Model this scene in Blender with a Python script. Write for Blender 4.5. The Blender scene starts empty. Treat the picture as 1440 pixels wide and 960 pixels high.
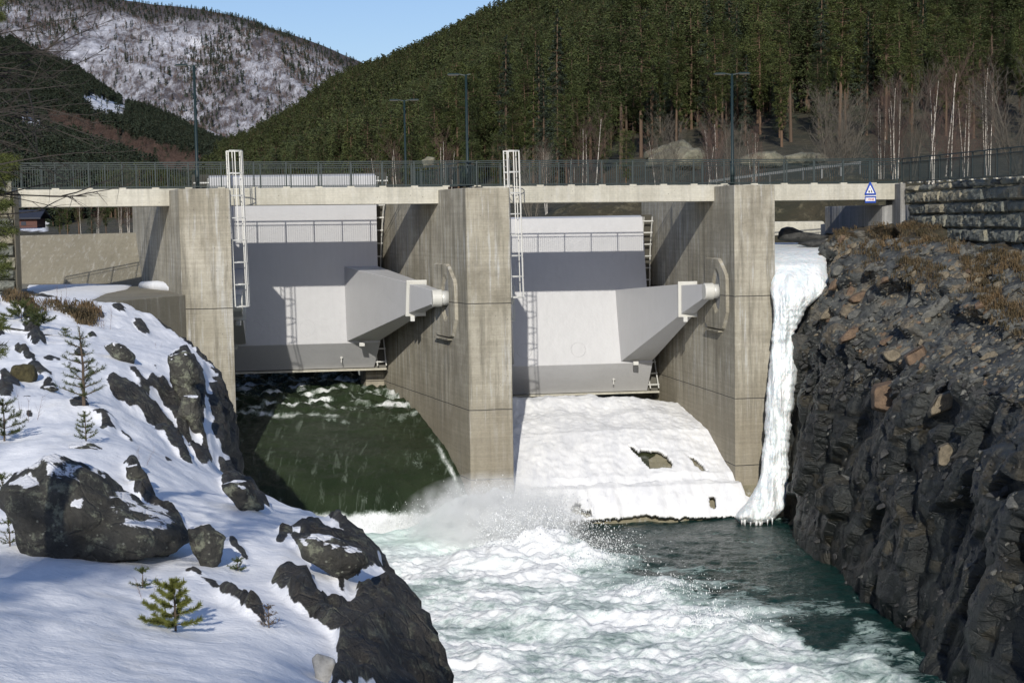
import bpy, bmesh, math, random
import numpy as np
from mathutils import Vector, Matrix, noise
R = math.radians
random.seed(7)
sc = bpy.context.scene
COL = sc.collection
F = 2200.0                     # focal length in photo pixels (photo 1440 wide)
PITCH, ROLL = 4.55, -0.9
CAMROT = Matrix.Rotation(R(90 - PITCH), 3, 'X') @ Matrix.Rotation(R(ROLL), 3, 'Z')
def ray(px, py):
    return (CAMROT @ Vector(((px - 720) / F, (480 - py) / F, -1.0)))
def P(px, py, Y):              # point at depth Y seen in direction px, py
    d = ray(px, py); return d * (Y / d.y)
def proj(v):
    l = CAMROT.transposed() @ Vector(v)
    return 720 - F * l.x / l.z, 480 + F * l.y / l.z
def XY(px, Y, py=400):
    q = P(px, py, Y); return (q.x, q.y)

# ------------------------------------------------------------------ helpers
class MB:
    def __init__(s): s.v = []; s.f = []
    def add(s, vs, fs):
        n = len(s.v); s.v += [tuple(v) for v in vs]; s.f += [tuple(i + n for i in f) for f in fs]; return s
    def box(s, c, sz, X=(1,0,0), Y=(0,1,0), Z=(0,0,1)):
        c = Vector(c); X = Vector(X) * sz[0] / 2; Y = Vector(Y) * sz[1] / 2; Z = Vector(Z) * sz[2] / 2
        vs = [c + a * X + b * Y + d * Z for d in (-1, 1) for b in (-1, 1) for a in (-1, 1)]
        return s.add(vs, [(0,2,3,1),(4,5,7,6),(0,1,5,4),(2,6,7,3),(0,4,6,2),(1,3,7,5)])
    def hexa(s, a, b):         # two quads (4 points each) joined to a solid
        return s.add(list(a) + list(b), [(3,2,1,0),(4,5,6,7),(0,1,5,4),(1,2,6,5),(2,3,7,6),(3,0,4,7)])
    def bar(s, p, q, w, h=None, up=(0,0,1)):
        p = Vector(p); q = Vector(q); d = (q - p)
        L = d.length
        if L < 1e-6: return s
        d.normalize(); u = Vector(up)
        if abs(d.dot(u)) > .98: u = Vector((0, 1, 0))
        a = d.cross(u).normalized(); b = a.cross(d)
        return s.box((p + q) / 2, (L, w, h or w), d, a, b)
    def tube(s, pts, rs, n=6, cap=True):
        pts = [Vector(p) for p in pts]
        if not hasattr(rs, '__len__'): rs = [rs] * len(pts)
        base = len(s.v); prev = None
        for i, p in enumerate(pts):
            d = (pts[min(i + 1, len(pts) - 1)] - pts[max(i - 1, 0)])
            d = d.normalized() if d.length > 1e-9 else Vector((0, 0, 1))
            if prev is None:
                u = Vector((1, 0, 0)) if abs(d.x) < .9 else Vector((0, 1, 0))
                a = d.cross(u).normalized()
            else:
                a = (prev - d * prev.dot(d))
                a = a.normalized() if a.length > 1e-6 else d.cross(Vector((0, 1, 0))).normalized()
            prev = a; b = d.cross(a)
            for k in range(n):
                t = 2 * math.pi * k / n
                s.v.append(tuple(p + (a * math.cos(t) + b * math.sin(t)) * rs[i]))
        for i in range(len(pts) - 1):
            for k in range(n):
                k2 = (k + 1) % n; o = base + i * n
                s.f.append((o + k, o + k2, o + n + k2, o + n + k))
        if cap and n > 2:
            s.f.append(tuple(base + k for k in range(n))[::-1])
            s.f.append(tuple(base + (len(pts) - 1) * n + k for k in range(n)))
        return s
    def prism(s, poly, off):   # polygon (3-D points) extruded by vector off
        n = len(poly); off = Vector(off); a = [Vector(p) for p in poly]
        return s.add(a + [p + off for p in a], [tuple(range(n))[::-1], tuple(range(n, 2 * n))] +
                     [(i, (i + 1) % n, n + (i + 1) % n, n + i) for i in range(n)])
    def build(s, name, m, parent=None, smooth=False, bevel=0, fix=True):
        me = bpy.data.meshes.new(name); me.from_pydata(s.v, [], s.f)
        if fix:
            bm = bmesh.new(); bm.from_mesh(me); bmesh.ops.recalc_face_normals(bm, faces=bm.faces); bm.to_mesh(me); bm.free()
        if m: me.materials.append(m)
        if smooth: me.polygons.foreach_set('use_smooth', [True] * len(me.polygons))
        me.update()
        o = bpy.data.objects.new(name, me); COL.objects.link(o)
        if parent: o.parent = parent
        if bevel:
            b = o.modifiers.new('bevel', 'BEVEL'); b.width = bevel; b.segments = 2; b.limit_method = 'ANGLE'
        return o
def tag(o, label=None, cat=None, group=None, kind=None):
    if label: o['label'] = label
    if cat: o['category'] = cat
    if group: o['group'] = group
    if kind: o['kind'] = kind
    return o
def empty(name, label, cat, group=None, loc=(0,0,0)):
    o = bpy.data.objects.new(name, None); COL.objects.link(o); o.location = loc; o.empty_display_size = .3
    return tag(o, label, cat, group)
def grid_mesh(name, V, nr, nc, m, smooth=True, attrs=None, parent=None, flip=False, keep=None):
    me = bpy.data.meshes.new(name)
    idx = np.arange(nr * nc).reshape(nr, nc)
    q = np.stack([idx[:-1, :-1], idx[:-1, 1:], idx[1:, 1:], idx[1:, :-1]], -1).reshape(-1, 4)
    if flip: q = q[:, ::-1]
    if keep is not None: q = q[keep.reshape(-1)]
    me.from_pydata([tuple(p) for p in V], [], q.tolist())
    if attrs:
        for k, a in attrs.items():
            at = me.attributes.new(k, 'FLOAT', 'POINT'); at.data.foreach_set('value', np.asarray(a, dtype=np.float32))
    me.materials.append(m)
    if smooth: me.polygons.foreach_set('use_smooth', [True] * len(me.polygons))
    me.update()
    o = bpy.data.objects.new(name, me); COL.objects.link(o)
    if parent: o.parent = parent
    return o
def inpoly(x, y, poly):
    c = False; n = len(poly); j = n - 1
    for i in range(n):
        xi, yi = poly[i]; xj, yj = poly[j]
        if (yi > y) != (yj > y) and x < (xj - xi) * (y - yi) / (yj - yi) + xi: c = not c
        j = i
    return c
def fbm(x, y, z=0, o=4): return noise.fractal((x, y, z), 1.0, 2.1, o)
def n1(x, y, z=0): return noise.noise((x, y, z))
def lerp(a, b, t): return a + (b - a) * t
def sst(a, b, x):
    t = min(1, max(0, (x - a) / (b - a))); return t * t * (3 - 2 * t)
def interp(x, xs, ys): return float(np.interp(x, xs, ys))
def copy_tree(o, **kw):
    c = o.copy(); COL.objects.link(c)
    for ch in o.children:
        d = ch.copy(); COL.objects.link(d); d.parent = c; d.matrix_parent_inverse = ch.matrix_parent_inverse.copy()
    return c

# ---------------------------------------------------------------- materials
class NT:
    def __init__(s, name):
        s.m = bpy.data.materials.new(name); s.m.use_nodes = True; s.t = s.m.node_tree
        s.b = s.t.nodes['Principled BSDF']; s.out = s.t.nodes['Material Output']
        s.co = s.n('ShaderNodeTexCoord').outputs['Object']
    def n(s, k, **kw):
        nd = s.t.nodes.new(k)
        for a, v in kw.items(): setattr(nd, a, v)
        return nd
    def put(s, sock, v):
        if isinstance(v, bpy.types.NodeSocket): s.t.links.new(v, sock)
        elif hasattr(v, '__len__') and len(v) == 3 and sock.type == 'RGBA': sock.default_value = (*v, 1)
        else: sock.default_value = v
    def map(s, v=None, sc=(1,1,1), rot=(0,0,0), loc=(0,0,0)):
        nd = s.n('ShaderNodeMapping'); s.put(nd.inputs[0], v or s.co)
        nd.inputs['Scale'].default_value = sc; nd.inputs['Rotation'].default_value = rot; nd.inputs['Location'].default_value = loc
        return nd.outputs[0]
    def noise(s, scale, detail=4, v=None, rough=.55, dist=0):
        nd = s.n('ShaderNodeTexNoise'); s.put(nd.inputs['Vector'], v or s.co)
        nd.inputs['Scale'].default_value = scale; nd.inputs['Detail'].default_value = detail
        nd.inputs['Roughness'].default_value = rough; nd.inputs['Distortion'].default_value = dist
        return nd.outputs['Fac']
    def vor(s, scale, v=None, feature='F1', out='Distance', rnd=1):
        nd = s.n('ShaderNodeTexVoronoi', feature=feature); s.put(nd.inputs['Vector'], v or s.co)
        nd.inputs['Scale'].default_value = scale; nd.inputs['Randomness'].default_value = rnd
        return nd.outputs[out]
    def ramp(s, fac, stops, mode='LINEAR'):
        nd = s.n('ShaderNodeValToRGB'); s.put(nd.inputs[0], fac); cr = nd.color_ramp; cr.interpolation = mode
        while len(cr.elements) < len(stops): cr.elements.new(.5)
        for e, (p, c) in zip(cr.elements, stops):
            e.position = p; e.color = (c, c, c, 1) if not hasattr(c, '__len__') else (*c, 1)
        return nd.outputs[0]
    def mix(s, f, a, b, mode='MIX'):
        nd = s.n('ShaderNodeMix', data_type='RGBA', blend_type=mode)
        s.put(nd.inputs[0], f); s.put(nd.inputs[6], a); s.put(nd.inputs[7], b); return nd.outputs[2]
    def math(s, op, a, b=0.0, clamp=False):
        nd = s.n('ShaderNodeMath', operation=op, use_clamp=clamp); s.put(nd.inputs[0], a); s.put(nd.inputs[1], b); return nd.outputs[0]
    def sep(s, v=None):
        nd = s.n('ShaderNodeSeparateXYZ'); s.put(nd.inputs[0], v or s.co); return nd.outputs
    def attr(s, name): return s.n('ShaderNodeAttribute', attribute_name=name).outputs['Fac']
    def bump(s, h, dist=.02, st=1.0, nrm=None):
        nd = s.n('ShaderNodeBump'); s.put(nd.inputs['Height'], h); nd.inputs['Distance'].default_value = dist
        nd.inputs['Strength'].default_value = st
        if nrm: s.put(nd.inputs['Normal'], nrm)
        return nd.outputs[0]
    def fin(s, col=None, rough=.8, nrm=None, **kw):
        if col is not None: s.put(s.b.inputs['Base Color'], col)
        s.put(s.b.inputs['Roughness'], rough)
        if nrm: s.put(s.b.inputs['Normal'], nrm)
        for k, v in kw.items(): s.put(s.b.inputs[k.replace('_', ' ')], v)
        return s.m
M = {}
def concrete(name, a, b, board=1.0, stain=.5, joints=(), brown=False):
    t = NT(name)
    big = t.noise(.35, 5, rough=.6)
    c = t.mix(t.ramp(big, [(.35, 0), (.65, 1)]), a, b)
    streak = t.noise(1.0, 6, t.map(sc=(2.6, 2.6, .16)), .7)
    c = t.mix(t.math('MULTIPLY', t.ramp(streak, [(.46, 0), (.66, 1)]), stain), c, tuple(x * .50 for x in a))
    st2 = t.noise(1.0, 5, t.map(sc=(4.5, 4.5, .3), loc=(5, 3, 1)), .65)
    c = t.mix(t.math('MULTIPLY', t.ramp(st2, [(.54, 0), (.70, 1)]), .75 * stain + .1), c, (.50, .50, .48))
    bl = t.noise(.55, 7, t.map(sc=(1, 1, .7), loc=(7, 2, 3)), .68)
    c = t.mix(t.math('MULTIPLY', t.ramp(bl, [(.48, 0), (.66, 1)]), .8 * stain), c, (.20, .18, .135))
    x, y, z = t.sep()
    if brown:      # lower lifts are newer, browner concrete with a waterline
        wob = t.math('ADD', z, t.math('MULTIPLY', t.noise(.5, 4), 4.0))
        mk = t.n('ShaderNodeMapRange'); t.put(mk.inputs[0], wob); mk.inputs[1].default_value = -5.5; mk.inputs[2].default_value = -8.5
        c = t.mix(t.math('MULTIPLY', mk.outputs[0], .75), c, (.255, .225, .165))
    # board-marked formwork: courses 12 cm high with slightly different tones
    course = t.math('FLOOR', t.math('DIVIDE', z, .115))
    hor = t.n('ShaderNodeTexWhiteNoise', noise_dimensions='1D'); t.put(hor.inputs['W'], course)
    ln = t.noise(1.0, 3, t.map(sc=(.5, .5, 9)), .6)
    tone = t.math('ADD', t.math('MULTIPLY', hor.outputs['Value'], .10 * board), t.math('MULTIPLY', ln, .3 * board))
    c = t.mix(1.0, c, t.math('ADD', t.math('MULTIPLY', tone, 1.0), 1.0 - .2 * board), 'MULTIPLY')
    fine = t.noise(9, 5, rough=.7)
    c = t.mix(1.0, c, t.math('ADD', t.math('MULTIPLY', fine, .5), .75), 'MULTIPLY')
    fr = t.math('FRACT', t.math('DIVIDE', z, .115))
    groove = t.math('MULTIPLY', t.math('LESS_THAN', fr, .12), -1)
    h = t.math('ADD', t.math('MULTIPLY', groove, .35 * board), t.math('MULTIPLY', fine, .5))
    for j in joints:
        d = t.math('ABSOLUTE', t.math('SUBTRACT', t.math('ADD', z, t.math('MULTIPLY', t.noise(1.5, 3), .05)), j))
        jm = t.math('LESS_THAN', d, .022)
        c = t.mix(jm, c, (.07, .065, .055)); h = t.math('SUBTRACT', h, jm)
    pit = t.ramp(t.vor(2.2), [(.045, 1), (.07, 0)])
    c = t.mix(t.math('MULTIPLY', pit, .6), c, (.1, .095, .085))
    return t.fin(c, .88, t.bump(h, .02, .8))
M['conc'] = concrete('concrete_pier', (.31, .285, .22), (.43, .40, .325), 1, .95, (-4.0, -9.0, -12.3), True)
M['conc_beam'] = concrete('concrete_beam', (.45, .43, .355), (.52, .50, .425), .7, .35)
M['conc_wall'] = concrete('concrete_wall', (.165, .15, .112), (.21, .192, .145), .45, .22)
M['conc_dark'] = concrete('concrete_shade', (.22, .22, .22), (.28, .28, .27), .6, .6)  # greyer, darker concrete: shade of abutment and recesses put into the colour
M['floor'] = concrete('concrete_floor', (.20, .18, .12), (.26, .24, .16), .1, .5)
def paint(name, c, rough=.4, metal=0.0, var=.12, b=.004):
    t = NT(name); n = t.noise(1.2, 6, rough=.65); st = t.noise(1, 5, t.map(sc=(6, 6, .35)), .7)
    k = t.math('ADD', t.math('MULTIPLY', t.math('ADD', n, st), var), 1 - var)
    return t.fin(t.mix(1.0, c, k, 'MULTIPLY'), rough, t.bump(t.noise(3, 3), b), Metallic=metal)
M['gate'] = paint('gate_paint', (.46, .463, .47), .42, 0, .13, .012)
M['gate_cream'] = paint('gate_edge_paint', (.55, .545, .50), .45)
M['galv'] = paint('galvanised_steel', (.55, .55, .52), .45, .15)
M['rail'] = paint('green_rail_paint', (.007, .020, .021), .5, 0, .2)
M['rust'] = paint('dark_steel', (.08, .075, .06), .6, 0, .3)
def snow(name, base=(.86, .87, .89), sc=1.0, rough=.55, dirt=0.0, b=.06):
    t = NT(name); h = t.math('ADD', t.math('MULTIPLY', t.noise(1.3 * sc, 5), 1.0), t.math('MULTIPLY', t.noise(12 * sc, 4), .18))
    c = base
    if dirt: c = t.mix(t.math('MULTIPLY', t.ramp(t.noise(.9 * sc, 6, rough=.65), [(.55, 0), (.75, 1)]), dirt), base, (.45, .42, .36))
    return t.fin(c, rough, t.bump(h, b, .9))
M['snow'] = snow('snow', dirt=.10)
M['snow2'] = snow('snow_patch', dirt=.3)
def icem(name):
    t = NT(name)
    st = t.noise(1.0, 6, t.map(sc=(3.0, 3.0, .45)), .65)
    lump = t.noise(2.2, 5)
    c = t.mix(t.ramp(t.math('ADD', t.math('MULTIPLY', st, .6), t.math('MULTIPLY', lump, .4)), [(.42, 0), (.62, 1)]), (.74, .81, .83), (.90, .91, .91))
    c = t.mix(t.math('MULTIPLY', t.ramp(t.noise(1.4, 6, t.map(loc=(9, 1, 4))), [(.62, 0), (.78, 1)]), .45), c, (.5, .45, .34))
    h = t.math('ADD', t.math('MULTIPLY', st, 1.0), t.math('MULTIPLY', t.noise(7, 4), .35))
    return t.fin(c, .35, t.bump(h, .12, 1), Subsurface_Weight=.25, Subsurface_Radius=(.3, .5, .6), Subsurface_Scale=.3)
M['ice'] = icem('ice')
def apron(name):
    t = NT(name)
    fl = t.noise(1.0, 6, t.map(sc=(1.6, .5, .5), rot=(0, 0, R(20))), .6)
    c = t.mix(t.ramp(fl, [(.4, 0), (.6, 1)]), (.74, .75, .765), (.88, .885, .88))
    c = t.mix(t.math('MULTIPLY', t.ramp(t.noise(.7, 6), [(.56, 0), (.75, 1)]), .35), c, (.55, .57, .58))
    h = t.math('ADD', fl, t.math('MULTIPLY', t.noise(5, 5), .25))
    return t.fin(c, .45, t.bump(h, .07, .9))
M['apron'] = apron('spillway_ice_sheet')
def rock(name, c1, c2, c3=None, lich=0.0, sc=1.0, tilt=(0, 0, 0), st=(1, 1, 1), rough=.75, b=.12):
    t = NT(name); v = t.map(sc=st, rot=tilt)
    n = t.noise(1.1 * sc, 8, v, .68); n2 = t.noise(5 * sc, 6, v, .7)
    c = t.mix(t.ramp(n, [(.34, 0), (.66, 1)]), c1, c2)
    if c3:
        vc = t.n('ShaderNodeTexVoronoi'); t.put(vc.inputs['Vector'], v); vc.inputs['Scale'].default_value = 1.6 * sc
        s2 = t.sep(vc.outputs['Color'])
        c = t.mix(t.math('MULTIPLY', t.ramp(s2[0], [(.70, 0), (.98, 1)]), .75), c, c3)
    c = t.mix(1.0, c, t.math('ADD', t.math('MULTIPLY', n2, 1.5), .3), 'MULTIPLY')
    if lich:
        lm = t.math('MULTIPLY', t.ramp(t.noise(2.6 * sc, 7, t.map(loc=(3, 8, 1)), .75), [(.53, 0), (.62, 1)]), lich)
        c = t.mix(lm, c, (.20, .21, .15))
        sp = t.ramp(t.vor(5.5 * sc), [(.10, 1), (.16, 0)])
        c = t.mix(t.math('MULTIPLY', sp, lich * .6), c, (.33, .34, .28))
    cr = t.vor(1.7 * sc, v, 'DISTANCE_TO_EDGE')
    crk = t.ramp(cr, [(0, 0), (.06, 1)])
    n3 = t.noise(16 * sc, 5, v, .75)
    c = t.mix(1.0, c, t.math('ADD', t.math('MULTIPLY', n3, .9), .55), 'MULTIPLY')
    h = t.math('ADD', t.math('ADD', t.math('MULTIPLY', n, 1.2), t.math('MULTIPLY', n2, .6)), t.math('ADD', t.math('MULTIPLY', crk, .25), t.math('MULTIPLY', n3, .35)))
    return t, c, t.bump(h, b, 1.0)
t, c, nb = rock('boulder_rock', (.018, .017, .014), (.062, .06, .05), None, .75, 1.4, b=.07); gz = t.sep(t.n('ShaderNodeNewGeometry').outputs['Normal'])[2]
sf = t.ramp(t.math('ADD', gz, t.math('MULTIPLY', t.math('SUBTRACT', t.noise(2.6, 6, rough=.65), .5), .9)), [(.86, 0), (.90, 1)])
M['boulder'] = t.fin(t.mix(sf, c, (.84, .85, .88)), .8, nb)
t, c, nb = rock('bank_rock', (.014, .013, .012), (.062, .056, .047), None, .45, 1.4, b=.13)
mk = t.attr('snow'); nz = t.noise(4.5, 5)
fac = t.ramp(t.math('ADD', mk, t.math('MULTIPLY', t.math('SUBTRACT', nz, .5), .55)), [(.46, 0), (.54, 1)])
sh = t.bump(t.math('ADD', t.noise(1.6, 4), t.math('ADD', t.math('MULTIPLY', t.noise(14, 3), .2), t.math('MULTIPLY', t.noise(45, 3), .07))), .06, .9)
scol = t.mix(t.math('MULTIPLY', t.ramp(t.noise(1.1, 6), [(.58, 0), (.8, 1)]), .35), (.86, .87, .89), (.5, .46, .38))
spk = t.math('MULTIPLY', t.ramp(t.vor(9), [(.05, 1), (.09, 0)]), t.ramp(t.noise(.8, 4, t.map(loc=(4, 4, 4))), [(.48, 0), (.6, 1)]))
scol = t.mix(t.math('MULTIPLY', spk, .8), scol, (.10, .075, .05))
col = t.mix(fac, c, scol)
nm = t.n('ShaderNodeMix', data_type='VECTOR'); t.put(nm.inputs[0], fac); t.put(nm.inputs[4], nb); t.put(nm.inputs[5], sh)
M['bank'] = t.fin(col, .7, nm.outputs[1])
# =================================================================== dam
A = Vector((-math.sin(R(20)), math.cos(R(20)), 0))        # pier axis, pointing upstream
AR = Vector((-math.sin(R(11.3)), math.cos(R(11.3)), 0))   # the right bay's axis: the piers fan out slightly
B = Vector((math.cos(R(8)), math.sin(R(8)), 0))           # across the river, to the right
N = Vector((-math.sin(R(8)), math.cos(R(8)), 0))
UP = Vector((0, 0, 1))
def V2(t, z=0): return Vector((t[0], t[1], z))
M0 = V2(XY(657, 73)); M1 = M0 + B * 2.06
L1 = V2(XY(327, 72.6)); L0 = L1 - B * 2.33
R0 = V2(XY(1033, 76)); R1 = R0 + B * 2.04
Q = V2(XY(619, 77))                                        # a point on the bridge's downstream edge
def bs(px, py=266, off=0.0):                               # position along the bridge seen at photo column px
    d = ray(px, py); q = Q + N * off
    # q + s B parallel to d in plan
    return (d.x * q.y - d.y * q.x) / (B.x * d.y - B.y * d.x) * 1.0
def bp(s, off=0.0, z=0.0): v = Q + B * s + N * off; return Vector((v.x, v.y, z))
sl, sr = bs(30), bs(1265)
zl = P(30, 267, bp(sl).y).z; zr = P(1265, 258, bp(sr).y).z
def zt(s): return lerp(zl, zr, (s - sl) / (sr - sl))
BH, BW = .82, 3.0
ZB = -17.0
def pier(name, label, p0, p1, L, topz, A0=None, A1=None):
    r = empty(name, label, 'pier', 'concrete piers of the dam', loc=(p0.x, p0.y, 0))
    inv = Matrix.Translation(-r.location)
    m = MB(); e0 = p0 + (A0 or A) * L; e1 = p1 + (A1 or A) * L
    m.prism([(p.x, p.y, ZB) for p in (p0, p1, e1, e0)], (0, 0, topz - ZB))
    o = m.build('shaft', M['conc'], r, bevel=.04); o.matrix_parent_inverse = inv
    return r, inv
def ztop_at(px, py, Y): return P(px, py, Y).z
pl, pli = pier('pier', 'left concrete pier with snow covered rocks climbing against its foot', L0, L1, 18.5, ztop_at(290, 265, 72.4))
pm, pmi = pier('pier', 'middle concrete pier between the raised gate and the closed gate', M0, M1, 18, ztop_at(688, 264, 73.2), A, AR)
pr, pri = pier('pier', 'right concrete pier beside the frozen waterfall', R0, R1, 16.2, ztop_at(1062, 260, 76.2), AR, AR)
# wider upstream end of the right pier and the gate recess pilasters
for (r, inv, p0, AX, L, zt_) in ((pr, pri, R0, AR, 14.35, .05), (pm, pmi, M0, A, 15.1, .8)):
    m = MB(); q0 = p0 + AX * L - B * 1.0; q1 = p0 + AX * L + B * .3; h0 = q0 + AX * 1.3; h1 = q1 + AX * 1.3
    m.prism([(p.x, p.y, ZB) for p in (q0, q1, h1, h0)], (0, 0, zt_ - ZB - .3))
    o = m.build('gate_slot_pilaster', M['conc'], r, bevel=.03); o.matrix_parent_inverse = inv
# trunnion plates: long hexagon, raised, with a round opening
def trunnion_plate(r, inv, p0, a_c, zc, A):
    c = p0 + A * a_c; c.z = zc
    nrm = Vector((-A.y, A.x, 0)) ; 
    if nrm.x > 0: nrm = -nrm
    def pt(u, w, o): return c + A * u + UP * w + nrm * o
    hexo = [(-.35, 1.6), (1.75, 1.6), (1.75, -1.85), (-.85, -1.85), (-1.5, -.95), (-1.45, .8)]
    n = 36; Rr = 1.02; m = MB(); ring = []; outr = []; back = []
    for k in range(n):
        t_ = 2 * math.pi * k / n; cu, cw = math.cos(t_), math.sin(t_) * 1.12
        ring.append((cu * Rr * .62, cw * Rr))
        best = 9
        for i in range(6):
            (x1, y1), (x2, y2) = hexo[i], hexo[(i + 1) % 6]
            dx, dy = x2 - x1, y2 - y1; den = cu * dy - cw * dx
            if abs(den) < 1e-9: continue
            tt = (x1 * dy - y1 * dx) / den; uu = (x1 * cw - y1 * cu) / den
            if tt > 0 and -1e-6 <= uu <= 1 + 1e-6: best = min(best, tt)
        outr.append((cu * best, cw * best))
    D = .15
    vs = [pt(u, w, D) for u, w in ring] + [pt(u, w, D) for u, w in outr] + [pt(u * 1.04, w * 1.04, -.02) for u, w in outr] + [pt(u * .8, w * .8, .02) for u, w in ring]
    fs = []
    for k in range(n):
        k2 = (k + 1) % n
        fs += [(k, k2, n + k2, n + k), (n + k, n + k2, 2 * n + k2, 2 * n + k), (3 * n + k, 3 * n + k2, k2, k)]
    m.add(vs, fs)
    o = m.build('trunnion_plate', M['conc'], r); o.matrix_parent_inverse = inv
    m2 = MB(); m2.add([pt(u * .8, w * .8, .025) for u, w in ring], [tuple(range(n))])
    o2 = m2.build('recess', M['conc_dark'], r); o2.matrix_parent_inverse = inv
    # ledge under the plate
    m3 = MB(); m3.box(pt(.6, -1.98, .10), (2.3, .26, .08), A, nrm, UP)
    o3 = m3.build('ledge', M['conc'], r); o3.matrix_parent_inverse = inv
ZTR = -3.87
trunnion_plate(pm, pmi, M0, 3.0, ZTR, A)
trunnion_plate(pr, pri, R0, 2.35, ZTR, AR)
# --------------------------------------------------------------- bridge
br = empty('footbridge', 'narrow concrete footbridge on the piers above the two gates', 'footbridge', loc=tuple(bp(0)))
bi = Matrix.Translation(-br.location)
def adopt(o, r): o.parent = r; o.matrix_parent_inverse = Matrix.Translation(-r.location); return o
def on_line(p, off, A=A): # s along the bridge where the pier side through p meets the line at offset off
    d = p - (Q + N * off)
    # p + a A = Q + N off + s B
    den = B.x * A.y - B.y * A.x
    return (d.x * A.y - d.y * A.x) / den
spans = [(sl - 1.2, on_line(L0, 0) + .5), (on_line(L1, 0) - .5, on_line(M0, 0) + .5), (on_line(M1, 0, AR) - .5, on_line(R0, 0, AR) + .5), (on_line(R1, 0, AR) - .5, sr)]
for (s0, s1) in spans:
    m = MB()
    f = lambda s, off, dz: bp(s, off, zt(s) + dz)
    m.hexa([f(s0, 0, -BH), f(s1, 0, -BH), f(s1, BW, -BH), f(s0, BW, -BH)], [f(s0, 0, 0), f(s1, 0, 0), f(s1, BW, 0), f(s0, BW, 0)])
    o = m.build('deck_beam', M['conc_beam'], None, bevel=.02); adopt(o, br)
def railing(name, label, path, H=1.25, posts=1.55, foot=True, mt='rail', bal=.115):
    r = empty(name, label, 'railing', 'green bridge railings', loc=tuple(path[0]))
    seg = [(Vector(path[i]), Vector(path[i + 1])) for i in range(len(path) - 1)]
    rails = MB(); mid = MB(); bars = MB(); ft = MB()
    for a, b in seg:
        rails.bar(a + UP * H, b + UP * H, .06, .05)
        mid.bar(a + UP * (H - .2), b + UP * (H - .2), .04, .035)
        mid.bar(a + UP * .1, b + UP * .1, .045, .04)
        L = (b - a).length; n = max(1, round(L / posts)); nb = int(L / bal)
        for i in range(n + (1 if b is seg[-1][1] else 0)):
            p = a.lerp(b, i / n)
            pm_ = MB().bar(p, p + UP * H, .06, .05, up=(0, 1, 0)); o = pm_.build('post', M[mt], None); adopt(o, r)
            if foot: adopt(MB().box(p + UP * .03, (.34, .22, .06), (b - a).normalized(), UP.cross((b - a).normalized()), UP).build('post_pad', M['conc_beam'], None), r)
        for i in range(nb):
            p = a.lerp(b, (i + .5) / nb); bars.box(p + UP * (H - .1) / 2 , (.016, .016, H - .3), (b - a).normalized(), UP.cross((b - a).normalized()), UP)
    adopt(rails.build('handrail', M[mt], None), r); adopt(mid.build('cross_rail', M[mt], None), r)
    adopt(bars.build('baluster_panel', M[mt], None, fix=False), r)
    return r
se = sr + .2
r_end = P(1440, 250, 63); r_far = r_end + (r_end - bp(se, .18, zt(se))) * .8
railing('railing', 'green metal railing along the near edge of the footbridge and over the stone wall',
        [bp(sl - 2.5, .18, zt(sl - 2.5)), bp(sl, .18, zt(sl)), bp((sl + sr) / 2, .18, zt((sl + sr) / 2)), bp(se, .18, zt(se)), tuple(r_end), tuple(r_far)])
railing('railing', 'green metal railing along the far edge of the footbridge',
        [bp(sl - 2.5, BW - .18, zt(sl)), bp((sl + sr) / 2, BW - .18, zt((sl + sr) / 2)), bp(sr + 1, BW - .18, zt(sr))])
pp = M0 + B * 1.9 + A * 4.2
railing('railing', 'green railing running upstream along the top of the middle pier',
        [(pp.x, pp.y, zt(3)), tuple((pp + A * 11) + UP * zt(3))], foot=False)
# --------------------------------------------------------------- lamp posts
def lamp(px, ptop, Y, zb, kind, label):
    x, y = XY(px, Y, 265); top = P(px, ptop, Y).z
    r = empty('lamp_post', label, 'lamp post', 'green lamp posts on the dam', loc=(x, y, zb))
    H = top - zb
    def put(o): o.parent = r; return o
    put(MB().tube([(0,0,0), (0,0,.9), (0,0,.95), (0,0,H)], [.11, .11, .075, .06], 10).build('pole', M['rail'], None, True))
    arms = {'l': [-1], 't': [-1, 1]}[kind]
    for sg in arms:
        put(MB().bar((0, 0, H - .05), (sg * .45, 0, H + .04), .05, .05).build('arm', M['rail'], None))
        hd = MB(); hx = sg * (.62 if kind == 't' else .62)
        hd.hexa([(hx - .33, -.14, H - .02), (hx + .33, -.14, H - .02), (hx + .33, .14, H - .02), (hx - .33, .14, H - .02)],
                [(hx - .24, -.08, H + .07), (hx + .24, -.08, H + .07), (hx + .24, .08, H + .07), (hx - .24, .08, H + .07)])
        h = put(hd.build('lamp_head', M['rail'], None, bevel=.02))
        g = MB().box((hx, 0, H - .035), (.5, .2, .03)).build('lens', M['rust'], None); g.parent = h
    if kind == 'l': put(MB().bar((0, 0, H - .03), (.22, 0, H + .02), .05, .05).build('arm', M['rail'], None))
    return r
lamp(278, 92, bp(bs(280)).y + 1.6, zt(bs(280)), 'l', 'lamp post above the left pier, tallest in the photo, single head pointing left')
lamp(571, 141, 98, .2, 't', 'lamp post with two heads standing behind the footbridge, lower than the others')
lamp(658, 105, bp(bs(659)).y + 1.5, zt(bs(659)), 'l', 'lamp post on the middle pier with its long head pointing left')
lamp(1030, 104, bp(bs(1030)).y + 1.8, zt(bs(1030)), 't', 'lamp post on the right pier with two short heads')
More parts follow.
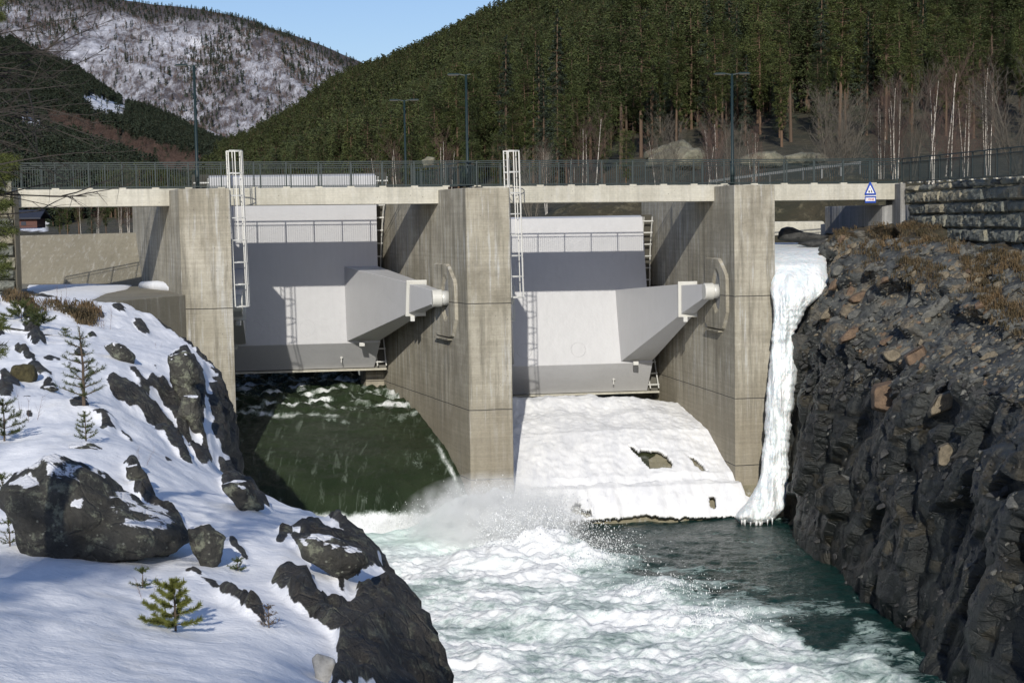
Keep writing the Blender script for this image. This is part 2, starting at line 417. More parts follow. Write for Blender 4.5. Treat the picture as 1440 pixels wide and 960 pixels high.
# --------------------------------------------------------------- ladders with cages
def caged_ladder(p, zb, ztp, label):
    # p: point on the pier's right face near its front edge
    r = empty('caged_ladder', label, 'ladder', 'caged ladders on the pier sides', loc=(p.x, p.y, zb))
    out = Vector((A.y, -A.x, 0)); al = A                    # outward (to the right) and along the wall
    H = ztp - zb
    def put(o): o.parent = r; return o
    lean = -out * .012
    def q(a, o_, z): return al * a + out * o_ + lean * z * 1.5 + UP * z
    Hr = H; w = .24
    lad = []
    for a in (-w, w): put(MB().bar(q(a, .16, 0), q(a, .16, H), .05, .03).build('stringer', M['galv'], None))
    rg = MB(); k = .15
    while k < H: rg.tube([q(-w, .16, k), q(w, .16, k)], .014, 6); k += .3
    put(rg.build('rung_set', M['galv'], None))
    n = 8
    zs = list(np.linspace(0, H, 8))
    for z in zs:
        pts = [q(-w - .12 * math.sin(math.pi * t / n) * (1 if t < n / 2 else -0), 0, z) for t in []]
        arc = []
        for t_ in range(n + 1):
            an = math.pi * t_ / n
            arc.append(q(-math.cos(an) * .38, .18 + math.sin(an) * .68, z))
        h = MB()
        for i in range(n): h.bar(arc[i], arc[i + 1], .012, .055)
        put(h.build('hoop', M['galv'], None))
    for t_ in (1, 2.6, 4, 5.4, 7):
        an = math.pi * t_ / n
        z0 = 0 if t_ in (2.6, 5.4) else (0 if t_ == 4 else H * .42)
        put(MB().bar(q(-math.cos(an) * .38, .18 + math.sin(an) * .68, z0), q(-math.cos(an) * .38, .18 + math.sin(an) * .68, H), .042, .012).build('cage_bar', M['galv'], None))
    br_ = MB()
    for z in (H * .12, H * .4, H * .66):
        for a in (-w, w): br_.bar(q(a, 0.0, z), q(a, .16, z), .04, .04)
    put(br_.build('wall_bracket', M['galv'], None))
    return r
pL = L1 + A * .55; pM = M1 + A * .6
caged_ladder(pL, P(342, 431, pL.y).z, P(332, 212, pL.y).z, 'caged steel ladder hanging on the left pier in front of the raised gate')
caged_ladder(pM, P(735, 418, pM.y).z, P(727, 212, pM.y).z, 'caged steel ladder hanging on the middle pier in front of the closed gate')
# --------------------------------------------------------------- radial gates
def gate(name, label, T0, width, th, A):
    # T0: trunnion axis point on the left wall, s runs along B to the right wall
    r = empty(name, label, 'dam gate', 'steel radial gates', loc=(T0.x, T0.y, T0.z))
    ct, st_ = math.cos(R(th)), math.sin(R(th))
    def W(a, s, z):
        a2 = a * ct - z * st_; z2 = a * st_ + z * ct
        return A * a2 + B * s + UP * z2
    def put(o): o.parent = r; return o
    skew = 0.0
    s0, s1 = .95, width - .80
    top = (10.75, 3.75) if th < 5 else (10.6, 4.5); fold = (9.0, -4.35); lip = (10.15, -6.05)
    # downstream box: face plate slightly curved, fold, lower plate
    nz = 10; prof = []
    for i in range(nz + 1):
        t_ = i / nz; prof.append((lerp(top[0], fold[0], t_) + .0 + math.sin(math.pi * t_) * .12, lerp(top[1], fold[1], t_)))
    Rad = math.hypot(*lip) + .05
    back = []
    a0 = math.atan2(lip[1], lip[0]); a1 = math.atan2(top[1], top[0] + .2)
    for i in range(13):
        t_ = lerp(a0, a1, i / 12); back.append((Rad * math.cos(t_), Rad * math.sin(t_)))
    m = MB(); full = prof + [lip] + back[1:-1] + [(back[-1][0], back[-1][1])]
    n = len(full)
    m.add([W(a, s0, z) for a, z in full] + [W(a, s1, z) for a, z in full],
          [tuple(range(n)), tuple(range(n, 2 * n))[::-1]] + [(i, (i + 1) % n, n + (i + 1) % n, n + i) for i in range(n)])
    body = put(m.build('gate_leaf', M['gate'], None, bevel=.02))
    # upstream skin plate, full width
    m = MB(); sk = []
    for i in range(25):
        t_ = lerp(a0 - .002, a1 + .0, i / 24); sk.append(((Rad + .03) * math.cos(t_), (Rad + .03) * math.sin(t_), math.cos(t_), math.sin(t_)))
    vs = []
    for s in (.12, width - .12):
        vs += [W(a, s, z) for a, z, _, _ in sk] + [W(a + .06 * c, s, z + .06 * d) for a, z, c, d in sk]
    k = len(sk); fs = []
    for i in range(k - 1):
        fs += [(i, i + 1, 2 * k + i + 1, 2 * k + i), (k + i, 3 * k + i, 3 * k + i + 1, k + i + 1), (i, k + i, k + i + 1, i + 1), (2 * k + i, 2 * k + i + 1, 3 * k + i + 1, 3 * k + i)]
    m.add(vs, fs + [(0, 2 * k, 3 * k, k), (k - 1, 2 * k - 1, 4 * k - 1, 3 * k - 1)])
    put(m.build('skin_plate', M['rust'], None))
    # side ladder-like stiffeners in the gap at the wall
    for side in (0, 1):
        sa = (s1, width - .14) if side else (.14, s0)
        m = MB()
        for i in range(15):
            t_ = lerp(a0 + .02, a1 - .02, i / 14); rr = Rad - .35
            m.bar(W(rr * math.cos(t_), sa[0], rr * math.sin(t_)), W(rr * math.cos(t_), sa[1], rr * math.sin(t_)), .07, .07)
        for ss in (sa[0] + .12, sa[1] - .06):
            for i in range(14):
                u, w_ = lerp(a0, a1, i / 14), lerp(a0, a1, (i + 1) / 14); rr = Rad - .32
                m.bar(W(rr * math.cos(u), ss, rr * math.sin(u)), W(rr * math.cos(w_), ss, rr * math.sin(w_)), .06, .06)
        put(m.build('side_frame', M['galv'], None))
    m = MB(); m.bar(W(lip[0] - .1, .15, lip[1] - .07), W(lip[0] - .1, width - .15, lip[1] - .07), .22, .10)
    put(m.build('bottom_seal', M['conc_beam'], None))
    # round inspection rings on the face
    def face(t_, s, o_=.0): 
        a, z = lerp(top[0], fold[0], t_) + math.sin(math.pi * t_) * .12, lerp(top[1], fold[1], t_)
        return W(a - o_, s, z)
    for (t_, s) in ((.90, s0 + (s1 - s0) * .24), (.90, s0 + (s1 - s0) * .56), (.28, s1 - 1.5), (.27, s0 + 1.9)):
        m = MB(); nn = 28
        for i in range(nn):
            g = [2 * math.pi * (i + d) / nn for d in (0, 1)]
            q = [face(t_ - math.sin(u) * .40 / 8.3, s + math.cos(u) * .40, .0) for u in g]
            m.bar(q[0], q[1], .02, .03)
        put(m.build('inspection_ring', M['gate'], None))
    for s in (s0 + 1.0, s0 + (s1 - s0) * .78):
        m = MB(); c = W(lerp(fold[0], lip[0], .62) - .1, s, lerp(fold[1], lip[1], .62))
        m.box(c, (.05, .12, .34)); m.box(c - A * .05 + UP * .1, (.16, .03, .05)); put(m.build('lug', M['galv'], None))
    # arms
    for side in (0, 1):
        sg = -1 if side else 1; w0 = width if side else 0
        sS = lambda x: w0 + sg * x
        m = MB()
        zt0, zb0 = -.30, -4.30
        at = lambda z: fold[0] + (z - fold[1]) / (top[1] - fold[1]) * (top[0] - fold[0]) + .12
        s_in, s_out = 2.62, .82
        a_f = 2.45; f_in, f_out = 1.22, .48; fz0, fz1 = .28, -1.28
        rootq = [W(at(zb0), sS(s_in), zb0), W(at(zb0), sS(s_out), zb0), W(at(zt0), sS(s_out), zt0), W(at(zt0), sS(s_in), zt0)]
        flq = [W(a_f, sS(f_in), fz1), W(a_f, sS(f_out), fz1), W(a_f, sS(f_out), fz0), W(a_f, sS(f_in), fz0)]
        m.hexa(rootq, flq); am = put(m.build('gate_arm', M['gate'], None, bevel=.015))
        m = MB(); e = .14
        fl = lambda a: [W(a, sS(f_in + e), fz1 - e), W(a, sS(f_out - e), fz1 - e), W(a, sS(f_out - e), fz0 + e), W(a, sS(f_in + e), fz0 + e)]
        m.hexa(fl(a_f), fl(a_f - .10)); g = m.build('flange', M['gate_cream'], None, bevel=.03); g.parent = am
        m = MB(); hb = [W(.25, sS(.74), -.36), W(.25, sS(.32), -.36), W(.25, sS(.32), .36), W(.25, sS(.74), .36)]
        fi = [W(a_f - .15, sS(f_in), fz1 + .05), W(a_f - .15, sS(f_out), fz1 + .05), W(a_f - .15, sS(f_out), fz0 - .05), W(a_f - .15, sS(f_in), fz0 - .05)]
        m.hexa(fi, hb); g = m.build('arm_tip', M['gate'], None, bevel=.02); g.parent = am
        m = MB(); m.tube([W(0, sS(-.05), 0), W(0, sS(.50), 0)], .36, 20)
        g = m.build('trunnion_pin', M['galv'], None, True); g.parent = am
        m = MB(); m.tube([W(0, sS(.30), 0), W(.0, sS(.78), 0)], .42, 24)
        g = m.build('hub', M['gate_cream'], None, False, bevel=.03); g.parent = am
        # small lifting lugs under arm
        m = MB(); m.box(W(at(zb0) - .6, sS(1.9), zb0 - .02), (.3, .3, .2)); m.box(W(a_f - .1, sS(1.0), fz1 - .25), (.22, .3, .26))
        g = m.build('lug', M['galv'], None, bevel=.02); g.parent = am
    return r
def wall_pt(p, a): v = p + A * a; return v
# left gate
TL = L1 + A * 2.2
def along_to(p_from, wall_p, A=A):  # length along B from p_from to the wall line through wall_p
    d = wall_p - p_from; den = B.x * A.y - B.y * A.x
    return (d.x * A.y - d.y * A.x) / den
wL = along_to(TL, M0); wR_from = M1 + AR * 3.2; wR = along_to(wR_from, R0, AR)
def T_at(p, z): return Vector((p.x, p.y, z))
# choose the trunnion line so the right end meets its plate
TLp = (M0 + A * 3.0) - B * wL; TRp = (R0 + AR * 2.35) - B * wR
gate('radial_gate', 'pale grey steel radial gate raised above rushing water in the left bay', T_at(TLp, ZTR), wL, 9.5, A)
gate('radial_gate', 'pale grey steel radial gate closed behind the ice sheet in the right bay', T_at(TRp, ZTR), wR, 0, AR)
if False:
    pass
# --------------------------------------------------------------- spillway floor (one concrete structure)
fa = [-2.2, -1.0, 0, .9, 1.6, 3.6, 5.5, 8, 10.5, 20]
fz = [-16.2, -15.2, -14.3, -13.5, -13.0, -12.15, -11.35, -10.85, -10.55, -10.5]
def floorz(a): return interp(a, fa, fz)
aa = np.concatenate([np.linspace(-2.2, 8, 60), np.linspace(8.4, 20, 12)]); ss = np.linspace(-13.5, 16.5, 40)
base = M0 - B * 0
Vv = []
for a in aa:
    for s in ss:
        p = base + B * s + A.lerp(AR, sst(.2, 2.0, s)) * a; Vv.append((p.x, p.y, floorz(a) - (.8 if s < .3 else 0)))
fl = grid_mesh('spillway_floor', Vv, len(aa), len(ss), M['floor'], flip=False)
tag(fl, 'curved concrete spillway floor showing through holes in the ice', 'spillway')
# --------------------------------------------------------------- left side walls
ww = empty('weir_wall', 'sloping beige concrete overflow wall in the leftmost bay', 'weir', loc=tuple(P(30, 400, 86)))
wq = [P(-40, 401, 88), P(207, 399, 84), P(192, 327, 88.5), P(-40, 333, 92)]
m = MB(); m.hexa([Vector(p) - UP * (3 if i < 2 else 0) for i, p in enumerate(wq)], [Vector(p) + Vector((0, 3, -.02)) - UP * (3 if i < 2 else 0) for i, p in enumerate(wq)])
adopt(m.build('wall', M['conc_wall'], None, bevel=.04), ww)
# ledge block with vertical front wall
e = [P(268, 409, 72.7), P(130, 424, 66), P(60, 432, 62), P(-60, 440, 62)]
zz = -3.35
fr = [Vector((p.x, p.y, zz)) for p in e]
bk = [Vector((*XY(-60, 90), zz)), Vector((*XY(230, 90), zz))]
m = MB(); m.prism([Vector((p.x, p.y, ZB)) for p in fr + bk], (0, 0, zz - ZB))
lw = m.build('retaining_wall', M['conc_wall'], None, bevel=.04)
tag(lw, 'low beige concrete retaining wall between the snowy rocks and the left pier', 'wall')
# snow lying on the ledge
def slab_patch(name, pts, z, h, m_, label, cat='snow', n=34, seed=1, kind=None):
    xs = [p[0] for p in pts]; ys = [p[1] for p in pts]
    x0, x1, y0, y1 = min(xs), max(xs), min(ys), max(ys)
    V = []
    c = (sum(xs) / len(xs), sum(ys) / len(ys))
    nr, ncc = 18, 72; V = []
    P_ = [Vector((a, b)) for a, b in pts]
    per = []
    tot = sum((P_[(i + 1) % len(P_)] - P_[i]).length for i in range(len(P_)))
    for k in range(ncc):
        d = tot * k / ncc
        for i in range(len(P_)):
            l = (P_[(i + 1) % len(P_)] - P_[i]).length
            if d <= l: per.append(P_[i].lerp(P_[(i + 1) % len(P_)], d / l)); break
            d -= l
    per.append(per[0])
    for j in range(nr + 1):
        t_ = 1 - j / nr
        for k in range(ncc + 1):
            p = Vector(c).lerp(per[k], t_ * (1 + .05 * n1(per[k].x * 1.3, per[k].y * 1.3, seed)))
            hz = h * (1 - t_ ** 6) * (.8 + .4 * fbm(p.x * .6, p.y * .6, seed))
            V.append((p.x, p.y, (z(p.x, p.y) if callable(z) else z) + max(hz, 0) - (.06 if j == 0 else 0)))
    o = grid_mesh(name, V, nr + 1, ncc + 1, m_)
    return tag(o, label, cat)
pw = lambda L, z: [(lambda d: (d.x * z / d.z, d.y * z / d.z))(ray(a, b)) for a, b in L]
slab_patch('snow_drift', pw([(38, 401), (120, 399), (188, 401), (180, 407), (150, 413), (128, 424), (95, 425), (60, 415), (36, 408)], zz), zz, .12, M['snow2'], 'flat patch of snow on the ledge under the leftmost beam', 'snow patch')
# curved snow capped kerb beside the left pier
cv = [P(200, 396, 80.5), P(222, 399, 79), P(240, 403, 77), P(258, 408, 74)]
m = MB(); m.tube([Vector((p.x, p.y, zz + .12)) for p in cv], [.22, .3, .25, .12], 10)
tag(m.build('snow_ridge', M['snow'], None, True), 'thin curved ridge of snow at the side of the left pier', 'snow patch')
# --------------------------------------------------------------- right abutment
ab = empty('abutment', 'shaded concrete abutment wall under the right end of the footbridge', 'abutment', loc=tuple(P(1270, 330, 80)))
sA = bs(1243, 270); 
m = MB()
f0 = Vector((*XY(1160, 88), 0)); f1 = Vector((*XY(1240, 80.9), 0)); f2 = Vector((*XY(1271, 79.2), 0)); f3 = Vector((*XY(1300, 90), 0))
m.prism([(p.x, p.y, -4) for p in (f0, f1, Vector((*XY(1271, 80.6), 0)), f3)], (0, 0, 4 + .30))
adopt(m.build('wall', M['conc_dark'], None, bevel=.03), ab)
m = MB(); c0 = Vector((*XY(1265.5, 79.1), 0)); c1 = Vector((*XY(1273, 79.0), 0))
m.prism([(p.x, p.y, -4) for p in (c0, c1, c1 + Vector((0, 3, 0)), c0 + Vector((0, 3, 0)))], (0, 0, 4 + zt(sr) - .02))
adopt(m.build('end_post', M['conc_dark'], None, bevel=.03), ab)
m = MB(); g = [P(1060, 312, 90), P(1158, 311, 90), P(1170, 332, 89.8), P(1060, 332, 89.8)]
m.hexa([g[3], g[2], g[1], g[0]], [p + Vector((0, 1.2, 0)) for p in (g[3], g[2], g[1], g[0])])
tag(m.build('parapet', M['conc_beam'], None, bevel=.06), 'low pale concrete parapet seen under the right end of the footbridge', 'parapet')
# --------------------------------------------------------------- stone block walls
def stone_wall(name, label, rows, face, seed, mat_):
    rnd = random.Random(seed); m = MB(); mis = []
    for (u0, u1, v0, v1) in rows:
        v0 += .03 * n1(u0 * 2, v0, seed); u0 += rnd.uniform(0, .03)
        g = .012; nx, ny = 10, 7; d = rnd.uniform(.0, .16); sd = rnd.random() * 50
        tl = [rnd.uniform(-.06, .06) for _ in range(4)]
        V = []
        for j in range(ny + 1):
            for i in range(nx + 1):
                a, b = i / nx, j / ny
                u = lerp(u0 + g, u1 - g, a); v = lerp(v0 + g, v1 - g, b) + lerp(tl[0], tl[1], a) * (b - .5)
                ed = min(min(a, 1 - a) * (u1 - u0), min(b, 1 - b) * (v1 - v0))
                bul = -d + .13 * (1 - math.exp(-ed / .05)) + .07 * fbm(u * 2.2, v * 3.5, sd) + .05 * n1(u * 7, v * 7, sd)
                if ed <= 0: u += .04 * n1(u * 3, v * 3, sd); v += .05 * n1(u * 3, v * 3, sd + 9)
                V.append(face(u, v, bul if ed > 0 else -.16))
        bi_ = rnd.choice([0, 0, 0, 1, 2]); mis.extend([bi_] * (nx * ny))
        m.add(V, [(j * (nx + 1) + i, j * (nx + 1) + i + 1, (j + 1) * (nx + 1) + i + 1, (j + 1) * (nx + 1) + i) for j in range(ny) for i in range(nx)])
    us = [r_[0] for r_ in rows] + [r_[1] for r_ in rows]; vs = [r_[2] for r_ in rows] + [r_[3] for r_ in rows]
    m.hexa([face(min(us), min(vs), -.3), face(max(us), min(vs), -.3), face(max(us), max(vs) - .5, -.3), face(min(us), min(vs) + (max(vs)-min(vs))*.72, -.3)],
           [face(min(us), min(vs), -2), face(max(us), min(vs), -2), face(max(us), max(vs) - .5, -2), face(min(us), min(vs) + (max(vs)-min(vs))*.72, -2)])
    o = m.build(name, mat_, None)
    o.data.materials.append(M['stone_tan2']); o.data.materials.append(M['stone_dk2']); mis += [0] * (len(o.data.polygons) - len(mis)); o.data.polygons.foreach_set('material_index', mis)
    return tag(o, label, 'stone wall')
t, c, nb = rock('stone_block', (.09, .10, .09), (.20, .20, .165), (.28, .255, .18), .3, 1.1, b=.05); M['stone'] = t.fin(c, .85, nb)
t, c, nb = rock('tan_stone_block', (.19, .17, .12), (.33, .30, .22), None, .2, 1.3, b=.05); M['stone_tan2'] = t.fin(c, .85, nb)
t, c, nb = rock('dark_stone_block', (.05, .056, .055), (.12, .125, .115), None, .3, 1.1, b=.05); M['stone_dk2'] = t.fin(c, .85, nb)
w0 = Vector((*XY(1274, 79.0), 0)); w1 = Vector((*XY(1470, 61.5), 0)); Lo = (w1 - w0).length; Lw = Lo + 14; du = (w1 - w0).normalized(); dn = Vector((du.y, -du.x, 0))
if dn.y > 0: dn = -dn
def wf(u, v, o_): return w0 + du * u + UP * v + dn * o_
rnd = random.Random(4); rows = []; vb = -2.4
topl = lambda u: lerp(P(1274, 261, 79).z, P(1470, 247, 61.5).z + .1, u / Lo)
for ri in range(6):
    h = [.62, .58, .66, .52, .60, .34][ri]; u = -.0
    while u < Lw:
        w_ = rnd.choice([.8, 1.1, 1.5, 1.9, 2.3]) * (1.2 if ri > 1 else 1)
        u1 = min(Lw, u + w_); k = lerp(0, (topl(u) - topl(0)), ri / 5)
        if u1 - u > .25: rows.append((u, u1, vb + k, vb + h + k))
        u = u1
    vb += h
sft = topl(0) - vb
rows = [(a, b, c_ + sft, d_ + sft) for a, b, c_, d_ in rows]
stone_wall('stone_wall', 'rough dry stone block wall under the railing at the right edge', rows, wf, 3, M['stone'])
x0, x1_ = XY(-60, 72), XY(24, 73.5); w0b = Vector((*x0, 0)); w1b = Vector((*x1_, 0)); dub = (w1b - w0b).normalized(); Lb = (w1b - w0b).length
def wfb(u, v, o_): return w0b + dub * u + UP * v + Vector((dub.y, -dub.x, 0)) * o_
rows = []; vb = -4.2; rnd = random.Random(9)
while vb < P(20, 264, 73.5).z:
    h = rnd.uniform(.5, .7); u = 0
    while u < Lb:
        u1 = min(Lb, u + rnd.uniform(.7, 1.7)); 
        if Lb - u1 < .3: u1 = Lb
        rows.append((u, u1, vb, vb + h)); u = u1
    vb += h
stone_wall('stone_wall', 'stone block wall holding the left end of the footbridge', rows, wfb, 5, M['stone'])
m = MB(); q0 = Vector((*XY(24, 73.4), 0)); q1 = Vector((*XY(31, 73.9), 0))
m.prism([(p.x, p.y, -4.5) for p in (q0, q1, q1 + Vector((-2.6, 5, 0)), q0 + Vector((-2.6, 5, 0)))], (0, 0, 4.5 + zt(sl) - .05))
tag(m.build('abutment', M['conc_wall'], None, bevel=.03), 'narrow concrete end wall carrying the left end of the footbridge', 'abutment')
# --------------------------------------------------------------- warning sign hung on the right beam
sx, sy = 1223.5, 256
sp_ = bp(bs(1223.5), -.06); scn = 80 / F
def sg(px, py, o_=0.0):
    s = bs(px, 270, -.06); v = bp(s, -.06 - o_); v.z = P(px, py, v.y).z; return v
sgn = empty('warning_sign', 'blue and white triangular warning sign above a small blue plate on the right beam', 'sign', loc=tuple(sg(1223, 285)))
def plain(name, c, r=.4):
    m_ = bpy.data.materials.new(name); m_.use_nodes = True; b = m_.node_tree.nodes['Principled BSDF']
    b.inputs['Base Color'].default_value = (*c, 1); b.inputs['Roughness'].default_value = r; return m_
M['blue'] = plain('sign_blue', (.012, .06, .36)); M['white'] = plain('sign_white', (.75, .76, .80)); M['red'] = plain('sign_red', (.45, .06, .04)); M['black'] = plain('sign_black', (.02, .02, .02))
def spl(name, pts, o_, th, m_):
    m = MB(); m.prism([sg(x, y, o_) for x, y in pts], N * th); return adopt(m.build(name, m_, None), sgn)
spl('triangle_plate', [(1223, 256), (1224.6, 256), (1232.2, 272.6), (1231.5, 274.2), (1216.5, 274.2), (1216, 272.6)], 0, .03, M['blue'])
spl('triangle_face', [(1223.7, 260.2), (1229.6, 271.9), (1218.2, 271.9)], .012, .01, M['white'])
spl('pictogram', [(1221.4, 267), (1222.5, 268), (1223.4, 270.8), (1221, 270.8)], .02, .006, M['black'])
spl('pictogram', [(1223.2, 263.8), (1224, 264.4), (1224.2, 265.5), (1223, 265.2)], .02, .006, M['black'])
spl('pictogram', [(1224.4, 266.6), (1225, 266.6), (1227, 270.8), (1224.9, 270.8)], .02, .006, M['rust'])
spl('white_strip', [(1217.5, 274.9), (1232, 274.6), (1232, 275.8), (1217.5, 276)], 0, .02, M['white'])
spl('text_plate', [(1216.4, 276.5), (1232, 276.3), (1231.8, 285.2), (1216.6, 285.4)], 0, .03, M['blue'])
spl('text_panel', [(1217.2, 278.2), (1230.6, 278.0), (1230.6, 282.7), (1217.2, 282.9)], .012, .01, M['white'])
# small red capital letters on the white panel, as blurred in the photograph
strokes = {'F': 'A', 'A': 'B'}
m = MB()
lets = ["L", "I", "V", "S", "F", "A", "R", "E"]
seg = {'L': [((0,0),(0,1)), ((0,0),(.6,0))], 'I': [((.3,0),(.3,1))], 'V': [((0,1),(.3,0)), ((.3,0),(.6,1))], 'S': [((0,0),(.6,0)),((.6,0),(.6,.5)),((.6,.5),(0,.5)),((0,.5),(0,1)),((0,1),(.6,1))],
       'F': [((0,0),(0,1)), ((0,1),(.6,1)), ((0,.5),(.5,.5))], 'A': [((0,0),(.3,1)), ((.3,1),(.6,0)), ((.12,.4),(.48,.4))], 'R': [((0,0),(0,1)),((0,1),(.6,1)),((.6,1),(.6,.5)),((.6,.5),(0,.5)),((.2,.5),(.6,0))],
       'E': [((0,0),(0,1)),((0,1),(.6,1)),((0,.5),(.5,.5)),((0,0),(.6,0))]}
for i, ch in enumerate(lets):
    for (a, b), (c_, d) in seg[ch]:
        X0 = 1218.6 + i * 1.36
        m.bar(sg(X0 + a * 1.5, 281.7 - b * 2.4, .022), sg(X0 + c_ * 1.5, 281.7 - d * 2.4, .022), .012, .006, up=tuple(N))
adopt(m.build('lettering', M['red'], None), sgn)
spl('bracket', [(1222.6, 273), (1223.8, 273), (1223.8, 279), (1222.6, 279)], -.03, .02, M['rust'])
# =================================================================== left bank
ctrl = [(0,960,12),(250,960,13),(480,960,15.5),(0,860,15),(250,885,16.5),(400,880,17.5),(0,800,19),(150,795,20),(300,800,20.5),(400,790,21.5),
 (0,700,24),(100,640,26),(200,690,25),(300,690,28),(400,720,27.5),(500,745,27),(0,600,30),(118,565,33),(220,600,34),(310,668,34),
 (0,520,40),(100,520,40),(200,540,42),(262,640,39),(0,420,62),(60,418,62),(130,440,59),(180,479,53),(250,497,50),(150,458,57),(218,489,51.5),(165,470,55),(262,505,48.5),(600,835,23),(625,885,20.5),(560,960,17),(-150,420,62),(-200,600,30),(-150,900,13)]
cp = [P(*c_) for c_ in ctrl] + [Vector((0, 0, -1.75)), Vector((-8, 0, -1.6)), Vector((-8, 5, -2.2)), Vector((1.2, 1, -1.8)), Vector((-25, 72, -3.2)), Vector((-18, 70, -3.6))]
_X = np.array([[p.x, p.y] for p in cp]); _z = np.array([p.z for p in cp])
def _U(r): r = np.maximum(r, 1e-9); return r * r * np.log(r)
_sc = np.array([1.0, .55]); _Xs = _X * _sc
_K = _U(np.linalg.norm(_Xs[:, None] - _Xs[None], axis=-1)); n_ = len(_X)
_Pm = np.hstack([np.ones((n_, 1)), _Xs]); _Am = np.block([[_K + np.eye(n_) * .12, _Pm], [_Pm.T, np.zeros((3, 3))]])
_w = np.linalg.solve(_Am, np.concatenate([_z, np.zeros(3)]))
def tps(xy):
    q = np.asarray(xy) * _sc; U = _U(np.linalg.norm(q[:, None] - _Xs[None], axis=-1))
    return U @ _w[:n_] + np.hstack([np.ones((len(q), 1)), q]) @ _w[n_:]
ey = [-3, 0, 4, 8, 14, 18, 21.5, 23.5, 27, 30, 33, 37, 41, 44, 50, 55, 60, 66, 70]
ex = [2.2, 1.6, .3, -1.0, -1.40, -1.60, -1.70, -2.1, -2.95, -3.85, -5.25, -7.0, -8.0, -8.75, -9.9, -11.2, -13.1, -15.9, -17.5]
def edgex(Y): return interp(Y, ey, ex)
SNOWOFF = [  # bare rock along the brink, outlined on the photograph and laid on the ground
 [(235,500),(262,492),(285,520),(290,560),(285,600),(300,650),(285,660),(262,625),(232,570),(205,532),(216,526),(240,548),(252,545),(247,520)],
 [(152,528),(190,543),(225,578),(252,615),(272,655),(258,650),(236,620),(200,585),(158,552)],
 [(448,712),(480,722),(520,755),(524,775),(548,790),(582,798),(625,840),(660,900),(650,970),(466,970),(476,930),(478,905),(440,872),(405,842),(378,820),(402,806),(434,815),(470,850),(498,868),(500,850),(470,826),(486,816),(518,796),(500,762),(466,734)],
 [(410,758),(440,747),(482,760),(516,776),(520,792),(498,812),(478,820),(455,802),(425,782)],
 [(388,762),(396,745),(444,737),(441,746),(410,752),(397,766)],
 [(306,680),(330,672),(352,680),(368,705),(380,718),(350,722),(330,705)],
 [(322,745),(336,765),(352,792),(345,790),(325,765)],
 [(250,800),(280,803),(308,823),(335,840),(370,862),(380,888),(372,880),(345,862),(310,842),(300,828),(275,808)],
 [(0,560),(0,520),(20,528),(30,545),(14,560)],[(205,535),(222,532),(238,548),(244,575),(228,562)],
 [(36,470),(60,478),(70,485),(48,488)],[(15,488),(30,486),(48,500),(52,512),(40,508),(28,498)],
 [(58,500),(72,502),(92,505),(78,508),(64,507)],[(24,452),(40,458),(52,470),(64,480),(56,480),(38,466)],
 [(40,455),(50,460),(66,478),(60,476)],[(85,510),(104,507),(110,512),(90,514)],
 [(96,564),(118,562),(128,570),(116,574),(100,571)],[(55,543),(68,541),(82,547),(80,550),(56,549)],
 [(34,583),(50,575),(62,570),(60,576),(44,586),(34,587)],[(140,598),(155,597),(176,610),(192,626),(186,624),(165,606),(142,603)],
 [(130,578),(142,580),(166,590),(150,590),(136,586)],[(0,405),(20,412),(50,430),(64,446),(52,446),(30,432),(0,420)],[(70,425),(100,432),(125,445),(118,452),(96,440),(84,436)],
 [(208,500),(216,505),(240,545),(236,545),(222,522)],[(190,525),(212,545),(215,560),(205,550),(192,532)],
 [(232,640),(246,648),(243,652),(230,646)],[(396,828),(406,832),(420,856),(410,852)],
 [(180,640),(192,650),(210,690),(235,715),(262,745),(255,750),(225,725),(205,715),(190,690),(176,655)]]
SNOWON = [[(405,776),(420,784),(445,806),(466,822),(480,838),(492,855),(499,872),(490,868),(470,852),(452,838),(440,822),(425,806),(408,790)],
 [(482,822),(500,818),(512,802),(530,800),(549,812),(542,819),(524,817),(510,826),(498,832),(508,848),(500,846),(486,832)], [(517,823),(530,832),(552,850),(550,856),(538,852),(526,840)],
 [(262,596),(272,600),(290,625),(280,632),(268,618)]]
GRASS = [[(0,404),(40,412),(66,440),(52,448),(24,430),(0,424)],[(60,424),(128,428),(134,450),(118,456),(90,440),(66,436)]]
rows_ = []; Y = 4.0
while Y < 68: rows_.append(Y); Y *= 1.0062
rows_.append(71)
us = np.concatenate([np.linspace(0, 1, 250), 1 + np.linspace(.012, 1, 54)])
XYl = []
for Y in rows_:
    x0 = -.42 * Y - 3.0; x1 = edgex(Y)
    if Y > 50: x0 = -.42 * Y
    # more columns near the brink
    for u in us:
        if u <= 1: X = lerp(x0, x1, u ** .85)
        else:
            X = x1 + (u - 1) * 2.3
        XYl.append((X, Y))
zs_ = tps(XYl); V = []; sm = []; RAW = []
nc = len(us)
bbs = [(min(p[0] for p in q) - 2, max(p[0] for p in q) + 2, min(p[1] for p in q) - 2, max(p[1] for p in q) + 2, q) for q in SNOWOFF]
